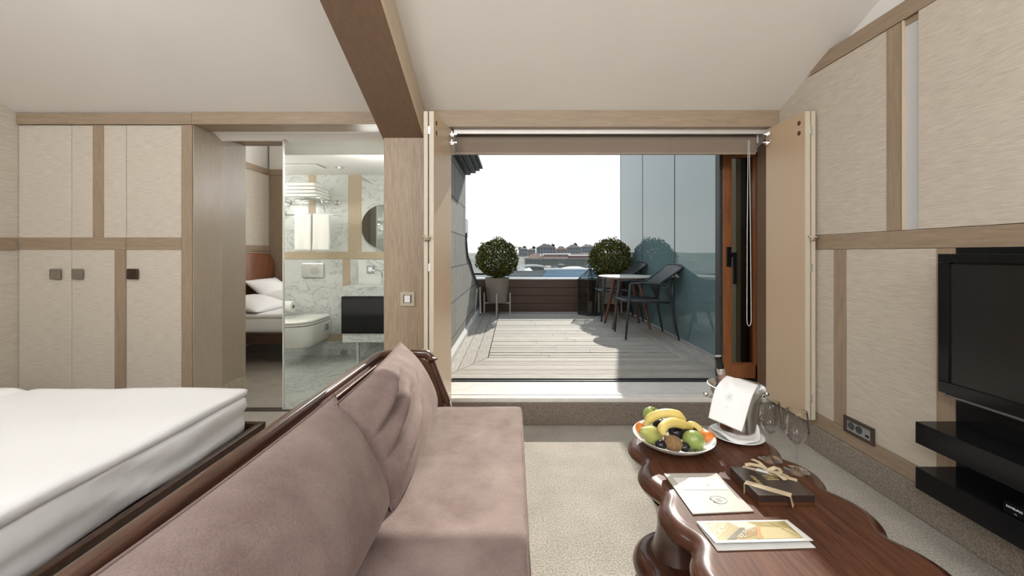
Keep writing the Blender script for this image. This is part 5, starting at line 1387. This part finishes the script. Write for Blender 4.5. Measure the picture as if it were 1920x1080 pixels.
# ribboned box ---------------------------------------------------------------------
gb = thing('gift_box', 'dark brown flat box tied with a champagne ribbon and bow', 'gift box', (.841, 1.314, ZT2))
hw, hd_ = .0865, .083
build('lid', MB().box(-hw, hw, -hd_, hd_, .012, .0345), plain('dark_brown_box', [.035, .022, .018], .28, coat=.4), parent=gb, bevel=.0012)
build('tray', MB().box(-hw+.0015, hw-.0015, -hd_+.0015, hd_-.0015, 0, .0118), plain('copper_brown_card', [.20, .09, .04], .25, metal=.6), parent=gb, bevel=.001)
rib = plain('champagne_ribbon', [.58, .47, .31], .35, coat=.3)
zt_ = .0352
build('ribbon', MB().strip([(-hw-.0008, -.012, .002), (-hw-.0008, -.012, .0345), (-hw-.0002, -.012, zt_), (.012, -hd_+.0002, zt_), (.012, -hd_-.0008, .0345), (.020, -hd_-.0008, .002)], .025, (1, 1, 0)).strip([(-.04, hd_+.0008, .0345), (-.035, hd_, zt_), (hw, .0, zt_), (hw+.0008, -.004, .034)], .017, (1, 1, 0)), rib, parent=gb)
cx, cy, cz = .028, .050, .038
bow = MB()
bow.strip([(cx, cy, cz), (cx-.02, cy+.012, cz+.010), (cx-.045, cy+.028, cz+.008), (cx-.062, cy+.030, cz+.004)], .015, (.3, 1, .2))
bow.strip([(cx, cy, cz), (cx-.014, cy+.03, cz+.014), (cx-.026, cy+.050, cz+.014)], .013, (1, .3, 0))
bow.strip([(cx, cy, cz+.002), (cx+.022, cy-.002, cz+.012), (cx+.040, cy-.006, cz+.006), (cx+.028, cy-.012, cz-.001), (cx, cy-.004, cz)], .014, (0, 1, .3))
bow.strip([(cx, cy, cz+.002), (cx+.012, cy-.030, cz+.006), (cx+.020, cy-.056, cz)], .014, (1, .2, 0))
bow.strip([(cx, cy, cz+.001), (cx+.028, cy-.022, cz+.004), (cx+.046, cy-.036, cz-.001)], .008, (.5, 1, 0))
build('bow', bow, rib, parent=gb, smooth='auto')
build('knot', MB().lathe([(.0001, -.004), (.006, -.002), (.007, .002), (.0001, .005)], 12, (cx, cy, cz+.002), cap=False), rib, parent=gb, smooth=True)
build('tag', MB().hexa([(cx-.040,cy+.006,.0362),(cx-.012,cy-.014,.0362),(cx+.000,cy-.004,.0362),(cx-.026,cy+.018,.0362),(cx-.040,cy+.006,.0382),(cx-.012,cy-.014,.0382),(cx+.000,cy-.004,.0382),(cx-.026,cy+.018,.0382)]), paper_w, parent=gb)
gold_e = plain('gold_stamp', [.52, .42, .20], .3, metal=.5)
lab = MB()
for (a, b) in (((-.006, .002), (-.0055, .028)), ((.032, .002), (.0325, .028)), ((-.006, .002), (.032, .002)), ((-.006, .028), (.032, .028))):
    lab.tube([(a[0], a[1], .0348), (b[0], b[1], .0348)], .0009, 4)
for k in range(3): lab.tube([(0, .008+k*.006, .0348), (.026, .008+k*.006, .0348)], .0008, 4)
build('gold_label', lab, gold_e, parent=gb)
pl = MB()
for k in range(10): pl.tube([(-.052+(k % 2)*.003, .024-k*.0055, .0348), (-.040+(k % 3)*.002, .024-k*.0055, .0348)], .0008, 4)
build('printed_lines', pl, gold_e, parent=gb)

# ================================================================== TELEVISION WALL
XT = 1.62; ytv = XT*F/798
tv = thing('television', 'black glossy flat television on the right wall', 'television', (XT, ytv, H-.26))
zb_, zt_ = -.264, .258
y1 = -.98
build('housing', MB().box(.004, .07, y1, 0, zb_, zt_), black_gloss, parent=tv, bevel=.010)
fr = MB(); ins = .038
fr.box(-.006, .004, y1, 0, zt_-ins+.006, zt_).box(-.006, .004, y1, 0, zb_, zb_+ins+.006).box(-.006, .004, -ins, 0, zb_+ins+.0065, zt_-ins+.0055).box(-.006, .004, y1, y1+ins, zb_+ins+.0065, zt_-ins+.0055)
build('bezel', fr, black_gloss, parent=tv, bevel=.002)
build('screen', MB().box(.0005, .003, y1+ins, -ins, zb_+ins, zt_-ins), screen, parent=tv)
build('lower_trim', MB().box(-.004, .05, y1+.01, -.02, zb_-.012, zb_-.001), plain('smoky_grey_trim', [.16, .15, .145], .15, metal=.4), parent=tv, bevel=.004)
bpn = tag(build('television_backing_panel', MB().box(XR-.020, XR-.0145, .35, ry(1802), .17, H+.0215), black_gloss), 'black lacquered panel behind the television and shelves', 'panel')
tag(build('television_wall_bracket', MB().box(XT+.071, XR-.0205, 1.0, 1.3, H-.36, H-.12), dark_metal), 'dark wall bracket behind the television', 'bracket')
XF = 1.556; y0 = 753; ysh = XF*F/753
s1 = tag(build('wall_shelf', MB().box(XF, XR-.0205, .35, ysh, H-.733, H-.650), black_gloss, bevel=.002), 'upper of the two thick black shelves below the television', 'shelf', 'black shelves below the television')
s2_ = s1.copy(); COL.objects.link(s2_); s2_.location = (0, 0, -.1755); s2_['label'] = 'lower of the two thick black shelves below the television, carrying the media box'
XM = 1.566
mb_ = thing('media_player', 'slim black box with white lettering on the lower shelf', 'media player', (XM, 1.27*XM/XF, H-.8250))
build('case', MB().box(.0, .13, -.42, 0, .002, .037), black_gloss, parent=mb_, bevel=.002)
build('front_panel', MB().box(-.003, -.0003, -.42, -.001, .003, .036), black_satin, parent=mb_)
white_ink = plain('white_print', [.80, .80, .80], .5)
text_mesh('lettering', 'SAMSUNG', .0092, white_ink, mb_, (-.0036, -.030, .026), (math.pi/2, 0, -math.pi/2))
build('mark', MB().tube([(-.0036, -.030, .010), (-.0036, -.033, .013), (-.0036, -.036, .010)], .0006, 4), white_ink, parent=mb_)
# power socket panel
yo0, yo1 = ry(1589.8), ry(1647.0)
yc = (yo0+yo1)/2; hwd = (yo0-yo1)/2
pw = thing('power_socket', 'brown-framed triple socket panel low on the right wall', 'power socket', (XR-.0145, yc, H-.875))
f_ = MB(); iw = hwd-.017; ih = .0262; oh = .0415
f_.box(-.010, 0, -hwd, hwd, ih, oh).box(-.010, 0, -hwd, hwd, -oh, -ih).box(-.010, 0, -hwd, -iw, -ih, ih).box(-.010, 0, iw, hwd, -ih, ih)
build('frame', f_, brown_frame, parent=pw, bevel=.0015)
build('plate', MB().box(-.005, 0, -iw+.0005, iw-.0005, -ih+.0005, ih-.0005), grey_plastic, parent=pw)
build('chrome_edge', MB().box(-.0085, -.005, -iw+.001, iw-.001, ih-.0035, ih-.0008).box(-.0085, -.005, -iw+.001, iw-.001, -ih+.0008, -ih+.0035).box(-.0085, -.005, -iw+.001, -iw+.003, -ih+.0036, ih-.0036), chrome, parent=pw)
dk = plain('socket_well', [.07, .075, .075], .4)
for k in (0, 1):
    yy = iw-.027-k*.045
    so_ = build('socket', MB().prism([(yy+.0185*math.cos(t*math.pi/14), .0185*math.sin(t*math.pi/14)) for t in range(28)], 'X', -.0075, -.0052), dk, parent=pw)
    build('contact', MB().box(-.0085, -.0076, yy-.012, yy-.008, -.002, .002).box(-.0085, -.0076, yy+.008, yy+.012, -.002, .002), black_rubber, parent=so_)
build('data_port', MB().box(-.008, -.0052, -iw+.012, -iw+.030, -.016, -.006), black_rubber, parent=pw)
